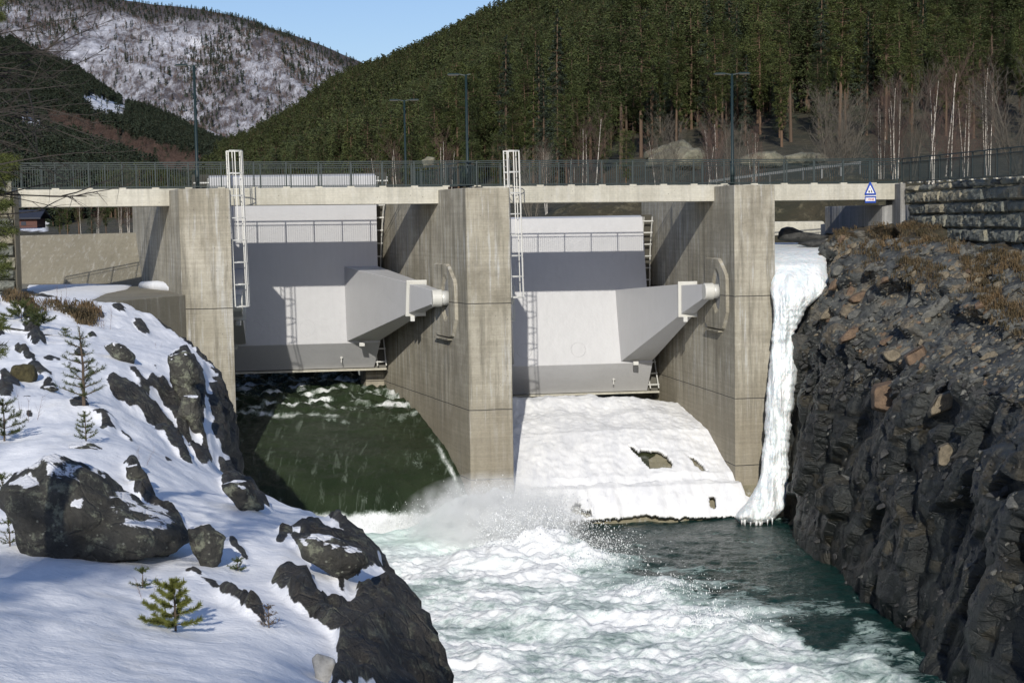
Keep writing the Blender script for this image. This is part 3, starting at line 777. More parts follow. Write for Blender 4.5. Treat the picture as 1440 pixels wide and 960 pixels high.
for i, (X, Y) in enumerate(XYl):
    u = us[i % nc]; z = zs_[i]; x1 = edgex(Y)
    sc_ = .8 + Y / 60
    z += .09 * fbm(X * .8, Y * .5, 3) * min(sc_, 1.4)
    px, py = proj((X, Y, z))
    wx = px + 5 * n1(X * 3.1, Y * 1.9, 5) + 3 * n1(X * 8, Y * 5, 1); wy = py + 4 * n1(X * 2.7, Y * 2.2, 15) + 3 * n1(X * 8, Y * 5, 6)
    r_ = 0.0
    if -20 < px < 700:
        for (a, b, c_, d, q) in bbs:
            if a < wx < b and c_ < wy < d and inpoly(wx, wy, q): r_ = 1.0; break
    if Y > 29 and px < 215 and py < 560 and r_ == 0:  # scattered outcrops, lying in bands down the slope
        bx = (X + Y * .30) * 1.5; by = (Y - X * .2) * .28
        k = n1(bx, by, 2.2) + .35 * n1(X * 3, Y * 2, 8)
        if k > .38: r_ = .8
    dd = X - x1
    if dd > -.0:
        t_ = dd / 2.3
        z -= 1.1 * dd + 5.2 * sst(.10, .75, t_) * 1.0 + (11.5) * sst(.35, 1.0, t_)
        r_ = 1.0 if r_ or dd > .25 + .25 * n1(Y * .9, 3.3) else r_
    if r_ and 255 < px < 570 and any(inpoly(lerp(px, wx, .4), lerp(py, wy, .4), q) for q in SNOWON): r_ = 0.0
    RAW.append((X, Y, z, r_, dd))
RM_ = np.array([r[3] for r in RAW]).reshape(len(rows_), nc)
def blur(m, n):
    m = m.copy()
    for _ in range(n): m[1:-1, 1:-1] = (m[:-2, 1:-1] + m[2:, 1:-1] + m[1:-1, :-2] + m[1:-1, 2:] + m[1:-1, 1:-1] * 2) / 6
    return m
RB = blur(RM_, 12).reshape(-1)
for i, (X, Y, z, r_, dd) in enumerate(RAW):
    rb = float(RB[i]); rb = sst(.15, .85, rb)
    # rock relief
    vx = X + .35 * n1(X * 1.5, Y * 1.1, z * 1.5); vy = Y + .35 * n1(X * 1.5, Y * 1.1, 9)
    ridge = abs(n1(vx * 1.1, vy * .7, z * .8)) + .5 * abs(n1(vx * 2.6, vy * 1.9, z * 2)) + .25 * abs(n1(vx * 6, vy * 5, z * 5))
    if rb > 0:
        z += rb * (.10 + (.22 - .40 * ridge) * (1 if dd <= 0 else .8))
        X += rb * (.35 - .5 * ridge) * (1.1 if dd > 0 else .1) * sst(0, .6, dd)
        Y += rb * .25 * n1(X * 1.7, Y * 1.7, z) * sst(0, .6, dd)
    V.append((X, Y, z)); sm.append(0.0 if r_ > 0 else 1.0)
SM = np.array(sm).reshape(len(rows_), nc); 
ZM = np.array([v[2] for v in V]).reshape(len(rows_), nc)
# soften the mask by one cell and puff the snow up a little
S2 = blur(SM, 3)
bank = grid_mesh('snowy_bank', V, len(rows_), nc, M['bank'], attrs={'snow': S2.reshape(-1)}, flip=False)
tag(bank, kind='structure')
from mathutils.bvhtree import BVHTree
dg_v = [Vector(v) for v in V]
_idx = np.arange(len(rows_) * nc).reshape(len(rows_), nc)
_q = np.stack([_idx[:-1, :-1], _idx[:-1, 1:], _idx[1:, 1:], _idx[1:, :-1]], -1).reshape(-1, 4).tolist()
BV = BVHTree.FromPolygons(dg_v, _q)
def hit(px, py):
    h = BV.ray_cast(Vector((0, 0, 0)), ray(px, py).normalized())
    return h[0]
# --------------------------------------------------------------- boulders on the bank
def resample(poly, n):
    P_ = [Vector(p) for p in poly]; L = [(P_[(i + 1) % len(P_)] - P_[i]).length for i in range(len(P_))]; T = sum(L); out = []
    for k in range(n):
        d = T * k / n
        for i, l in enumerate(L):
            if d <= l: out.append(P_[i].lerp(P_[(i + 1) % len(P_)], d / l)); break
            d -= l
    # smooth
    for _ in range(2): out = [(out[i - 1] + out[i] * 2 + out[(i + 1) % n]) / 4 for i in range(n)]
    return out
def boulder(name, label, poly, Yd, h, m_, seed, group='boulders in the snow', cat='boulder', rough=.12, stretch=1.0, back=1.0):
    """a lump whose outline seen from the photo's place follows poly, with real depth"""
    n = 84; per = resample(poly, n)
    c = sum(per, Vector((0, 0))) / n
    cc = P(c.x, c.y, Yd); w = max(p.x for p in per) - min(p.x for p in per); w_ = w / F * Yd
    V = []; nr = 26
    for j in range(nr + 1):
        phi = math.pi * j / nr - math.pi / 2           # front pole to back pole
        r_ = max(math.cos(phi), 0) ** .72; dep = math.sin(phi) * w_ * .5 * h
        for k in range(n + 1):
            p = c.lerp(per[k % n], r_); q = P(p.x, p.y, Yd)
            q = q + Vector((0, dep * (back if dep > 0 else 1), 0))
            if dep < 0: q = q + Vector((0, 0, .0))
            s_ = 1.6 / max(w_, .4)
            s2 = max(1.2, s_)
            v1 = noise.voronoi(q * s2 * 1.1 + Vector((seed, 0, 0)))[0]
            f = (v1[1] - v1[0]); am = rough * w_ * .35
            dsp = (f - .35) * am * .9 + am * .6 * fbm(q.x * s2 * 2, q.y * s2 * 2, q.z * s2 * 2 + seed) + am * .25 * n1(q.x * 9, q.y * 9, q.z * 9)
            dv = Vector((q.x - cc.x, q.y - cc.y, q.z - cc.z)); dv = dv.normalized() if dv.length > 1e-4 else Vector((0, -1, 0))
            V.append(q + dv * dsp)
    m = MB(); m.v = [tuple(v) for v in V]
    for j in range(nr):
        for k in range(n): m.f.append((j * (n + 1) + k, j * (n + 1) + k + 1, (j + 1) * (n + 1) + k + 1, (j + 1) * (n + 1) + k))
    o = m.build(name, m_, None, True)
    return tag(o, label, cat, group)
BO = [
 ('largest dark lichen covered boulder in the snow, at the left edge', [(2,690),(20,665),(50,650),(80,640),(110,650),(140,670),(165,690),(190,700),(208,718),(238,726),(262,745),(268,770),(240,780),(180,784),(150,795),(120,798),(75,794),(48,778),(36,750),(12,728)], .75, .20, 0),
 ('low dark rock capping the largest boulder', [(76,638),(100,623),(122,620),(148,634),(162,650),(132,650),(104,645)], .7, .12, 1.2),
 ('dark lichen spotted boulder at the lower right of the largest boulder', [(264,742),(292,735),(318,756),(310,790),(302,802),(288,800),(268,772)], .8, .25, -.2),
 ('rusty brown rock in the snow above the largest boulder', [(178,655),(192,652),(208,668),(210,680),(195,680),(178,672)], .8, .2, .3),
 ('dark rounded boulder near the brink of the bank', [(310,682),(328,673),(350,680),(366,703),(374,716),(345,722),(330,706)], .8, .2, 0),
 ('greenish rounded boulder below the retaining wall', [(146,486),(160,480),(176,486),(190,500),(188,512),(172,510),(156,500)], .8, .15, 0),
 ('large dark blocky outcrop at the brink beside the left pier', [(236,500),(262,493),(276,508),(283,538),(272,542),(283,556),(279,575),(262,580),(250,560),(240,535)], .9, .3, 0),
 ('dark blocky outcrop under the first one at the foot of the left pier', [(255,558),(280,555),(284,590),(288,610),(276,612),(262,600),(250,580)], .9, .3, 0),
 ('low dark stone in the snow left of the small pine', [(56,548),(62,543),(74,542),(83,548),(80,550),(60,550)], .8, .1, 0),
 ('dark oval boulder in the snow patch near the bottom', [(414,756),(440,749),(482,762),(516,778),(520,790),(498,810),(480,818),(455,800),(425,780)], .7, .2, 0),
 ('pale mud stained boulder at the bottom edge', [(438,925),(446,918),(470,926),(478,945),(478,968),(446,968)], .7, .1, 0),
]
t, c, nb = rock('mud_stained_rock', (.22, .20, .16), (.42, .41, .38), None, 0, 1.0, b=.03); RMUD = t.fin(c, .8, nb)
for i, (lb, poly, h, rg, dy) in enumerate(BO):
    cx = sum(p[0] for p in poly) / len(poly); yb = max(p[1] for p in poly); cy = sum(p[1] for p in poly) / len(poly)
    hp = hit(cx, lerp(cy, yb, .6)) or hit(cx, cy) or hit(cx - 20, cy)
    if hp is None: continue
    boulder('boulder', lb, poly, hp.y + dy, h, RMUD if 'pale mud' in lb else M['boulder'], i * 3.7, rough=rg)
t = NT('moss'); nn = t.noise(9, 6, rough=.75)
M['moss'] = t.fin(t.mix(t.ramp(nn, [(.35, 0), (.65, 1)]), (.035, .03, .012), (.10, .085, .035)), .9, t.bump(nn, .08, 1))
hp = hit(35, 535)
boulder('moss_clump', 'round brown moss clump at the left edge above the snow', [(14,536),(16,518),(30,511),(46,513),(54,528),(50,538),(36,541),(22,540)], hp.y, .9, M['moss'], 5, group=None, cat='moss', rough=.25)

# =================================================================== right bank
shore = [(20, 11.2), (40, 12.7), (47, 13.0), (52, 13.55), (58.7, 13.05), (64, 12.65), (70, 12.45), (76, 12.3), (90, 12.3)]
def shx(Y): return interp(Y, [s[0] for s in shore], [s[1] for s in shore])
SEC = {  # section profiles: (distance from the shore line, z)
 76: [(.2,-17),(.5,-14),(1.0,-10),(1.5,-6.5),(2.1,-4.6),(3.0,-3.2),(3.7,-1.9),(4.3,-1.25),(6.2,-.75),(9,-.5),(16,0),(30,2)],
 70: [(.1,-17),(.3,-14),(.8,-10),(1.3,-6.6),(2.0,-5.0),(3.4,-3.6),(5.0,-2.2),(6.6,-1.25),(9,-.9),(12,-.6),(18,0),(30,2)],
 60: [(-.3,-17),(0,-14),(.7,-10),(1.3,-7.6),(2.2,-5.9),(3.6,-4.7),(5.4,-3.4),(7.4,-2.3),(10,-1.4),(13,-.8),(19,0),(30,2)],
 48: [(-.3,-17),(0,-14),(.8,-10.5),(1.5,-8.0),(2.3,-6.4),(3.4,-5.6),(5.0,-4.9),(7.4,-3.7),(10,-2.7),(13,-1.6),(19,0),(30,2)],
 30: [(-.3,-17),(0,-14),(1,-10.5),(2,-8.5),(3,-7.0),(4.2,-6),(6.0,-5),(8,-4),(11,-3),(14,-2),(19,0),(30,2)]}
keys = sorted(SEC)
def rsec(Y, i):
    Y = min(max(Y, keys[0]), keys[-1])
    for a, b in zip(keys[:-1], keys[1:]):
        if Y <= b:
            t_ = (Y - a) / (b - a); return (lerp(SEC[a][i][0], SEC[b][i][0], t_), lerp(SEC[a][i][1], SEC[b][i][1], t_))
ns = 12; segn = [10, 60, 56, 44, 40, 36, 34, 26, 20, 10, 8]
par = []
for i, k in enumerate(segn): par += [i + j / k for j in range(k)]
par.append(ns - 1)
Ys = [30.0]
while Ys[-1] < 84: Ys.append(Ys[-1] + (.11 if Ys[-1] > 44 else .25))
dipr = R(35)
def strata(p):
    # beds dip to the left: coordinate across the beds
    q = p.z * math.cos(dipr) - p.x * math.sin(dipr) * 1.0 - p.y * .10
    l = p.z * math.sin(dipr) + p.x * math.cos(dipr)
    wob = .25 * fbm(l * .5, p.y * .4, q * .8)
    return q + wob, l
V = []; gr = []; CP = []; CN = []; CD = []
for Y in Ys:
    pts = [rsec(Y, i) for i in range(ns)]; x0 = shx(Y)
    for u in par:
        i = min(int(u), ns - 2); t_ = u - i
        d = lerp(pts[i][0], pts[i + 1][0], t_); z = lerp(pts[i][1], pts[i + 1][1], t_)
        p = Vector((x0 + d, Y, z)); k = 1.0 if z < -.9 else max(.25, 1 - (z + .9) * .8)
        q, l = strata(p)
        big = n1(p.x * .35, p.y * .35, p.z * .35); 
        kk = sst(-4.2, -8.0, p.z + .8 * big)
        def facets(c, c2, a2):
            d1, p1 = noise.voronoi(c); d2, p2_ = noise.voronoi(c2)
            return (noise.cell(p1[0] * 7.31) - .5) * 1.1 + min(d1[1] - d1[0], .18) * 1.4 + (noise.cell(p2_[0] * 5.17) - .5) * a2 + min(d2[1] - d2[0], .12) * .8
        dsp = big * .9 + .22 * fbm(p.x * 2.2, p.y * 2.2, p.z * 2.2) + .08 * n1(p.x * 9, p.y * 9, p.z * 9)
        if kk < 1: dsp += (1 - kk) * facets(Vector((q * .95, l * .34, p.y * .36)), Vector((q * 2.2 + 9, l * 1.0, p.y * 1.1)), .34)
        if kk > 0: dsp += kk * facets(Vector((p.x * .6 + p.z * .25 + .5 * big, p.z * .24 + p.y * .22, p.y * .40 + p.z * .12)), Vector((p.x * 1.5 + p.y * .5 + 9, p.z * .6 + p.y * .5, p.y * 1.1 - p.z * .3)), .24)
        dsp *= lerp(.74, .55, kk) * k
        nrm = Vector((-.85, -.25, .55 if z > -7 else .15)).normalized()
        if z < -12.5: dsp *= .6
        CP.append(p); CN.append(nrm * (1.0 if z < -6 else .62)); CD.append(dsp)
        gr.append(sst(-1.9, -.8, z + .9 * n1(p.x * .5, p.y * .4, 4) + .3 * n1(p.x * 2, p.y * 2, 4)) if True else 0)
CD = blur(np.array(CD).reshape(len(Ys), len(par)), 2).reshape(-1)
V = [tuple(a_ + b_ * float(d_)) for a_, b_, d_ in zip(CP, CN, CD)]
t, c, nb = rock('cliff_rock', (.026, .030, .031), (.115, .118, .108), (.21, .165, .105), .0, .9, (0, R(-35), 0), (.75, .75, 1.35), .62, .12)
x, y, z = t.sep()
wet = t.n('ShaderNodeMapRange'); t.put(wet.inputs[0], t.math('ADD', z, t.math('MULTIPLY', t.noise(.5, 4), 4.5))); wet.inputs[1].default_value = -1.8; wet.inputs[2].default_value = -5.4
c = t.mix(t.math('MULTIPLY', wet.outputs[0], .92), c, t.mix(1.0, c, (.17, .195, .20), 'MULTIPLY'))
gm = t.attr('grass'); gn = t.noise(3, 6, rough=.7)
gf = t.ramp(t.math('ADD', gm, t.math('MULTIPLY', t.math('SUBTRACT', gn, .5), 1.1)), [(.48, 0), (.56, 1)])
gcol = t.mix(t.ramp(t.noise(2.2, 6, rough=.7), [(.35, 0), (.65, 1)]), (.022, .024, .012), (.075, .052, .028))
M['cliff'] = t.fin(t.mix(gf, c, gcol), t.mix(wet.outputs[0], (.75, .75, .75), (.42, .42, .42)), nb)
cl = grid_mesh('rock_bank', V, len(Ys), len(par), M['cliff'], smooth=False, attrs={'grass': gr}, flip=True)
tag(cl, kind='structure')
ncl = len(par)
_i = np.arange(len(Ys) * ncl).reshape(len(Ys), ncl)
BVR = BVHTree.FromPolygons([Vector(v) for v in V], np.stack([_i[:-1, :-1], _i[:-1, 1:], _i[1:, 1:], _i[1:, :-1]], -1).reshape(-1, 4).tolist())
def hitr(px, py):
    h = BVR.ray_cast(Vector((0, 0, 0)), ray(px, py).normalized()); return h[0], h[1]
# angular blocks and rubble on the slope
def slab(seed, n=14, flat=.4):
    rnd = random.Random(seed); bm = bmesh.new()
    for _ in range(n):
        v = Vector((rnd.gauss(0, 1), rnd.gauss(0, 1), rnd.gauss(0, 1))).normalized()
        bm.verts.new((v.x * .5, v.y * .36, v.z * .5 * flat))
    r_ = bmesh.ops.convex_hull(bm, input=bm.verts); 
    bmesh.ops.delete(bm, geom=list({g for g in r_['geom_interior'] if isinstance(g, bmesh.types.BMVert)}), context='VERTS') if r_['geom_interior'] else None
    me = bpy.data.meshes.new('angular_stone'); bm.to_mesh(me); bm.free(); return me
def rmat(name, a, b):
    t, c, nb = rock(name, a, b, None, 0, 3, b=.03); return t.fin(c, .8, nb)
RM = [rmat('stone_grey', (.05, .052, .05), (.15, .148, .13)), rmat('stone_tan', (.09, .075, .05), (.22, .185, .13)), rmat('stone_rust', (.08, .055, .038), (.18, .12, .075)), rmat('stone_dark', (.018, .019, .02), (.06, .06, .058))]
slabs = [slab(i, flat=.42 + .10 * (i % 4)) for i in range(10)]
rnd = random.Random(21); rub = MB(); rubm = []
def put_slab(store, mesh, loc, s, rot, mi):
    mt = Matrix.Translation(loc) @ rot.to_4x4() @ Matrix.Diagonal((*s, 1))
    n0 = len(store.f); store.add([mt @ v.co for v in mesh.vertices], [tuple(p.vertices) for p in mesh.polygons]); rubm.extend([mi] * (len(store.f) - n0))
cnt = 0
for k in range(3000):
    px = rnd.uniform(1120, 1442); py = rnd.uniform(335, 560) if rnd.random() < .85 else rnd.uniform(560, 900)
    h, nn = hitr(px, py)
    if h is None or h.y > 79: continue
    if py > 560 and abs(nn.z) < .25 and rnd.random() < .6: continue
    if h.z > -1.2 and rnd.random() < .85: continue
    sz = rnd.uniform(.06, .26) * (1.0 if rnd.random() < .88 else 2.6)
    rot = Matrix.Rotation(R(rnd.uniform(20, 48)), 3, 'Y').inverted() @ Matrix.Rotation(rnd.uniform(-.5, .5), 3, 'X') @ Matrix.Rotation(rnd.uniform(0, 6.28), 3, 'Z')
    r_ = rnd.random(); mi = (0 if r_ < .52 else 1 if r_ < .72 else 2 if r_ < .80 else 3) if h.z > -6 else (3 if r_ < .8 else 0)
    put_slab(rub, rnd.choice(slabs), h, (sz * rnd.uniform(1, 1.5), sz, sz), rot, mi)
o = rub.build('rubble', None, None, fix=True)
for m_ in RM: o.data.materials.append(m_)
o.data.polygons.foreach_set('material_index', rubm)
tag(o, 'countless broken grey and brown stones lying on the right bank', 'rubble', kind='stuff')
BK = [((1250, 560), 75, 62, 'pinkish grey angular block on the dark rock face below the right slope', 2, 10), ((1290, 505), 60, 40, 'reddish angular slab above the pinkish block on the right slope', 2, -35), ((1330, 565), 95, 34, 'long tan slab slanting up on the right rock face', 1, -30),
      ((1212, 418), 60, 20, 'long orange brown slab lying on the upper right slope', 2, -12), ((1170, 440), 52, 22, 'pale brown slab leaning at the edge of the frozen waterfall', 1, -28), ((1375, 398), 30, 20, 'small pale block high on the right slope', 1, -20),
      ((1255, 500), 46, 26, 'pale tan block in the middle of the right slope', 1, 10), ((1330, 640), 50, 46, 'olive rounded block low on the dark rock face', 1, 5), ((1196, 470), 48, 22, 'brown flat slab right of the frozen waterfall', 2, -40),
      ((1310, 440), 60, 18, 'grey flat slab on the right slope under the brown grass', 0, -25), ((1230, 375), 50, 16, 'grey slab near the top of the right slope', 0, -18), ((1180, 380), 40, 22, 'grey brown block at the top of the frozen waterfall', 0, -20)]
for i, ((px, py), w, hh, lb, mi, ang) in enumerate(BK):
    h, nn = hitr(px, py)
    if h is None: continue
    s = h.y / F; poly = []
    rn = random.Random(i + 3); nk = 8
    for k in range(nk):
        a = 2 * math.pi * k / nk + rn.uniform(-.25, .25); u, v = math.cos(a) * w / 2 * rn.uniform(.55, .95), math.sin(a) * hh / 2 * rn.uniform(.65, .95)
        ca, sa = math.cos(R(ang)), math.sin(R(ang)); poly.append((px + u * ca - v * sa, py + u * sa + v * ca))
    me = bpy.data.meshes.new('boulder'); bm = bmesh.new()
    for k in range(nk):
        for dy_, sc_ in ((-.25, .8), (.1, 1.0), (.9, .9)):
            bm.verts.new(P(lerp(px, poly[k][0], sc_), lerp(py, poly[k][1], sc_), h.y + dy_ * min(w, hh * 2) * s))
    bmesh.ops.convex_hull(bm, input=bm.verts); bmesh.ops.recalc_face_normals(bm, faces=bm.faces)
    bmesh.ops.bevel(bm, geom=bm.edges[:], offset=.03, segments=1, affect='EDGES'); bm.to_mesh(me); bm.free(); me.materials.append(RM[mi])
    o = bpy.data.objects.new('boulder', me); COL.objects.link(o); tag(o, lb, 'boulder', 'blocks on the right bank')
# little leftover snow lumps
# dry grass tufts
gt = NT('dry_grass'); gv = gt.noise(.8, 6, rough=.7)
M['grass'] = gt.fin(gt.mix(gt.ramp(gv, [(.35, 0), (.65, 1)]), (.035, .032, .014), (.16, .105, .05)), .85)
def tufts(name, pts, label, seed, hmin=.15, hmax=.4):
    rn = random.Random(seed); m = MB()
    for p in pts:
        for k in range(rn.randint(8, 16)):
            a = rn.uniform(0, 6.28); l = rn.uniform(hmin, hmax); o_ = Vector((rn.gauss(0, .1), rn.gauss(0, .1), 0)); w = .012
            d = Vector((math.cos(a), math.sin(a), 0)); b = Vector((-d.y, d.x, 0)) * w; t_ = rn.uniform(.3, 1.1)
            p0 = p + o_; p1 = p0 + d * l * .35 * t_ + UP * l * .6; p2 = p0 + d * l * .9 * t_ + UP * l * (.85 - .4 * t_)
            m.add([p0 - b, p0 + b, p1 + b, p1 - b, p2], [(0, 1, 2, 3), (3, 2, 4)])
    o = m.build(name, M['grass'], None, fix=False); return tag(o, label, 'dry grass', kind='stuff')
pts = []
for k in range(1900):
    px = rnd.uniform(1175, 1442); py = rnd.uniform(312, 475)
    lim = interp(px, [1175, 1230, 1300, 1350, 1442], [345, 385, 400, 415, 475])
    if py > lim + rnd.uniform(-25, 25): continue
    h, nn = hitr(px, py)
    if h is None or h.y > 79: continue
    if n1(h.x * .9, h.y * .6, 3) < -.12: continue
    pts.append(h)
tufts('grass_tuft', pts, 'dry brown grass and heather on the upper right slope', 2)
pts = []
for g in GRASS + [[(100,440),(136,436),(130,460),(112,456)]]:
    x0, x1_ = min(p[0] for p in g), max(p[0] for p in g); y0, y1 = min(p[1] for p in g), max(p[1] for p in g)
    for k in range(150):
        px, py = rnd.uniform(x0, x1_), rnd.uniform(y0, y1)
        if inpoly(px, py, g):
            h = hit(px, py)
            if h and h.y < 71: pts.append(h)
tufts('grass_tuft', pts, 'dry straw coloured grass at the top of the snowy left bank', 4)

# =================================================================== ice
# frozen waterfall: a lofted column between the right pier and the rocks
lev = [(341,1088,1184,86),(346,1086,1180,82),(352,1086,1172,79.5),(360,1086,1163,78.2),(372,1084,1163,77.0),(390,1083,1168,76.2),(405,1083,1166,75.7),(418,1085,1150,75.3),(432,1088,1134,75.1),(450,1087,1126,75.0),(470,1085,1117,74.9),(500,1083,1118,74.8),(530,1080,1121,74.7),
       (560,1078,1116,74.5),(590,1076,1112,74.4),(620,1074,1109,74.2),(645,1072,1108,74.1),(665,1070,1108,73.9),(682,1064,1108,73.7),(696,1056,1108,73.4),(708,1047,1106,73.1),(718,1038,1100,72.9),(727,1032,1092,72.8),(734,1040,1082,72.9)]
nl = 190; na = 80; V = []
ly = [l[0] for l in lev]
for j in range(nl + 1):
    py = lerp(ly[0], ly[-1], j / nl); xl = interp(py, ly, [l[1] for l in lev]); xr = interp(py, ly, [l[2] for l in lev]); Yd = interp(py, ly, [l[3] for l in lev])
    xl += 2.2 * n1(py * .06, 1.3) + 1 * n1(py * .2, 7); xr += 3.5 * n1(py * .06, 5.5) + 2 * n1(py * .22, 2)
    for k in range(na + 1):
        an = math.pi * k / na; cx = (xl + xr) / 2; hw = (xr - xl) / 2
        px = cx - math.cos(an) * hw; dep = math.sin(an) ** .8 * min(hw / F * Yd * 1.1, .95)
        flute = .22 * n1(px * .11, py * .016, 2) + .16 * abs(n1(px * .25, py * .03, 5)) + .22 * n1(px * .09, py * .06, 8) + .07 * n1(px * .4, py * .25, 3)
        q = P(px, py, Yd + .5 - dep - flute * (1.2 if py > 385 else .5) * math.sin(an)); V.append(q)
ice = grid_mesh('frozen_waterfall', V, nl + 1, na + 1, M['ice'], flip=False)
tag(ice, 'white frozen waterfall hanging between the right pier and the dark rocks', 'frozen waterfall')
icm = MB()
for k in range(26):
    px = rnd.uniform(1040, 1086); p = P(px, rnd.uniform(729, 735), 72.6); icm.tube([p + UP * .15, p - UP * rnd.uniform(.1, .35)], [.05, .005], 5)
o = icm.build('icicle_fringe', M['ice'], None, True); o.parent = ice
# snow shelf on top of it
hollow = boulder('boulder', 'brown mossy rock in front of the low parapet beside the right pier', [(1092,330),(1098,320),(1112,319),(1130,326),(1150,329),(1168,331),(1160,338),(1120,341),(1094,338)], 83.5, .5, RM[3], 3.3, group=None)
boulder('boulder', 'flat dark rock poking through the snow shelf', [(1120,343),(1140,338),(1166,336),(1160,345),(1140,348)], 81, .5, RM[3], 5.3, group=None)
# ice sheet on the right bay's floor, with holes melted through it
HO = [[(884,624),(892,627),(898,633),(908,629),(915,632),(925,631),(938,638),(945,650),(944,656),(914,658),(908,652),(898,640),(890,634)],
      [(969,641),(975,640),(984,648),(990,655),(995,661),(988,662),(978,654)],[(803,716),(808,707),(816,706),(817,713),(822,718),(832,716),(835,722),(826,726),(810,721)],[(998,697),(1006,697),(1006,712),(1000,713)]]
Vr = []; keep = []; SI = np.linspace(0, 1, 240); AI = np.linspace(-1.15, 11.9, 270)
sl0 = along_to(M1, R0, AR)
lowcut = lambda px: interp(px, [727, 735, 760, 770, 800, 832, 870, 905, 950, 1000, 1042, 1060], [714, 718, 727, 736, 734, 730, 728, 723, 728, 727, 726, 730])
msk = np.zeros((len(AI), len(SI)), bool)
for i, a in enumerate(AI):
    for j, u in enumerate(SI):
        s = lerp(-.25, sl0 + (.12 if a > 0 else .3 - a * .3), u); p = M1 + B * s + AR * a
        a_eff = a
        th = .36 + .14 * fbm(p.x * .35, p.y * .35, 2) + .05 * fbm(p.x * 1.4, p.y * .6, 7) + .03 * n1(p.x * 4, p.y * 3, 3) - .12 * sst(.8, 1, u)
        if a > 8.6: th += .35 * sst(8.8, 10.6, a) * sst(.95, .62, u) + .1 * n1(s * 1.3, 4)
        th += .25 * sst(.16, .0, u)
        z = floorz(a_eff) + th
        if a < 1.2: z = interp(a + .25 * n1(s * .8, 4) + .1 * n1(s * 3, 9), [-1.2, -.75, -.3, .2, .7, 1.2], [-15.0, -14.35, -13.85, -13.42, -13.08, floorz(1.2) + th]) + .05 * n1(p.x * 2, p.y * 2) 
        q = Vector((p.x, p.y, z)); Vr.append(tuple(q))
        px, py = proj(q); wx = px + 1.3 * n1(p.x * 4, p.y * 4, 3); wy = py + 1.3 * n1(p.x * 4, p.y * 4, 13)
        hid = any(inpoly(wx, wy, h_) for h_ in HO) or py > lowcut(px) + 3 * n1(px * .10, 3) + 1.5 * n1(px * .4, 9) or (a > 10.9 and u > .62)
        msk[i, j] = not hid
kp = msk[:-1, :-1] & msk[:-1, 1:] & msk[1:, 1:] & msk[1:, :-1]
sh_ = grid_mesh('ice_sheet', Vr, len(AI), len(SI), M['apron'], keep=kp)
so = sh_.modifiers.new('thickness', 'SOLIDIFY'); so.thickness = .22; so.offset = -1
tag(sh_, 'thick white sheet of ice and snow covering the spillway below the closed gate', 'ice sheet')
pud = NT('meltwater'); M['melt'] = pud.fin((.035, .04, .02), .08, pud.bump(pud.noise(4, 3), .01))
def puddle(poly, lb):
    pts = []
    for x_, y_ in poly:
        d = ray(x_, y_)
        # intersect with floor + .05
        lo, hi = 72.0, 86.0
        for _ in range(40):
            mid = (lo + hi) / 2; q = d * (mid / d.y); rel = q - M1; a = (rel.x * -B.y + rel.y * B.x) / (AR.y * B.x - AR.x * B.y)
            if q.z > floorz(a) + .06: lo = mid
            else: hi = mid
        pts.append(d * (lo / d.y))
    m = MB(); m.prism(pts, (0, 0, .015)); return tag(m.build('puddle', M['melt'], None), lb, 'puddle')
puddle([(884,622),(915,628),(925,630),(921,640),(912,645),(914,660),(905,656),(890,636)], 'dark meltwater in the larger hole of the ice sheet')
puddle([(967,638),(977,640),(986,648),(990,655),(984,653)], 'dark meltwater in the smaller hole of the ice sheet')
# =================================================================== water
def waterm(name, deep, foamc, base_foam, fs=1.0, rough=.08, streak=(1, 1, 1), b=.05):
    t = NT(name); f = t.attr('foam')
    v = t.map(sc=streak); w1_ = t.noise(.55 * fs, 8, v, .68, .6); w2 = t.noise(2.6 * fs, 7, v, .7, .4)
    rid = t.math('ABSOLUTE', t.math('SUBTRACT', t.noise(.9 * fs, 7, v, .68, 1.2), .5))
    k = t.math('ADD', t.math('MULTIPLY', w1_, .55), t.math('MULTIPLY', w2, .45))
    k = t.math('ADD', k, t.math('SUBTRACT', .10, t.math('MULTIPLY', rid, 1.4)))
    k2 = t.math('ADD', t.math('MULTIPLY', t.math('SUBTRACT', f, .5), 1.15), k)
    ff = t.ramp(k2, [(.40, 0), (.54, .5), (.84, 1)])
    c = t.mix(ff, deep, t.mix(t.ramp(t.math('ADD', k2, t.math('MULTIPLY', t.math('SUBTRACT', t.noise(7, 5, v, .75), .5), .6)), [(.55, 0), (.98, 1)]), foamc, (.88, .90, .90)))
    c = t.mix(t.math('MULTIPLY', t.attr('aerated'), .85), c, (.60, .78, .72))
    if name == 'chute_water':
        ln = t.noise(1.0, 7, t.map(sc=(3.2, .55, .55), rot=(0, 0, R(-20))), .72, .8)
        c = t.mix(t.math('MULTIPLY', t.ramp(ln, [(.56, 0), (.74, 1)]), .38), c, (.34, .40, .33))
        c = t.mix(t.math('MULTIPLY', t.ramp(t.noise(.5, 4), [(.4, 0), (.7, 1)]), .5), c, (.040, .055, .028))
    n = t.bump(t.math('ADD', t.math('ADD', w1_, t.math('MULTIPLY', w2, .4)), t.math('MULTIPLY', t.noise(9, 5, v, .75), .14)), b * .75, 1.0)
    return t.fin(c, t.math('ADD', t.math('MULTIPLY', ff, .55), rough), n, IOR=1.33)
M['river'] = waterm('river_water', (.006, .030, .027), (.50, .64, .60), 0, 1.0, .10, (1, 1.5, 1), .16)
M['chute'] = waterm('chute_water', (.017, .027, .012), (.24, .29, .24), 0, 3.0, .06, (1.6, .6, .9), .13)
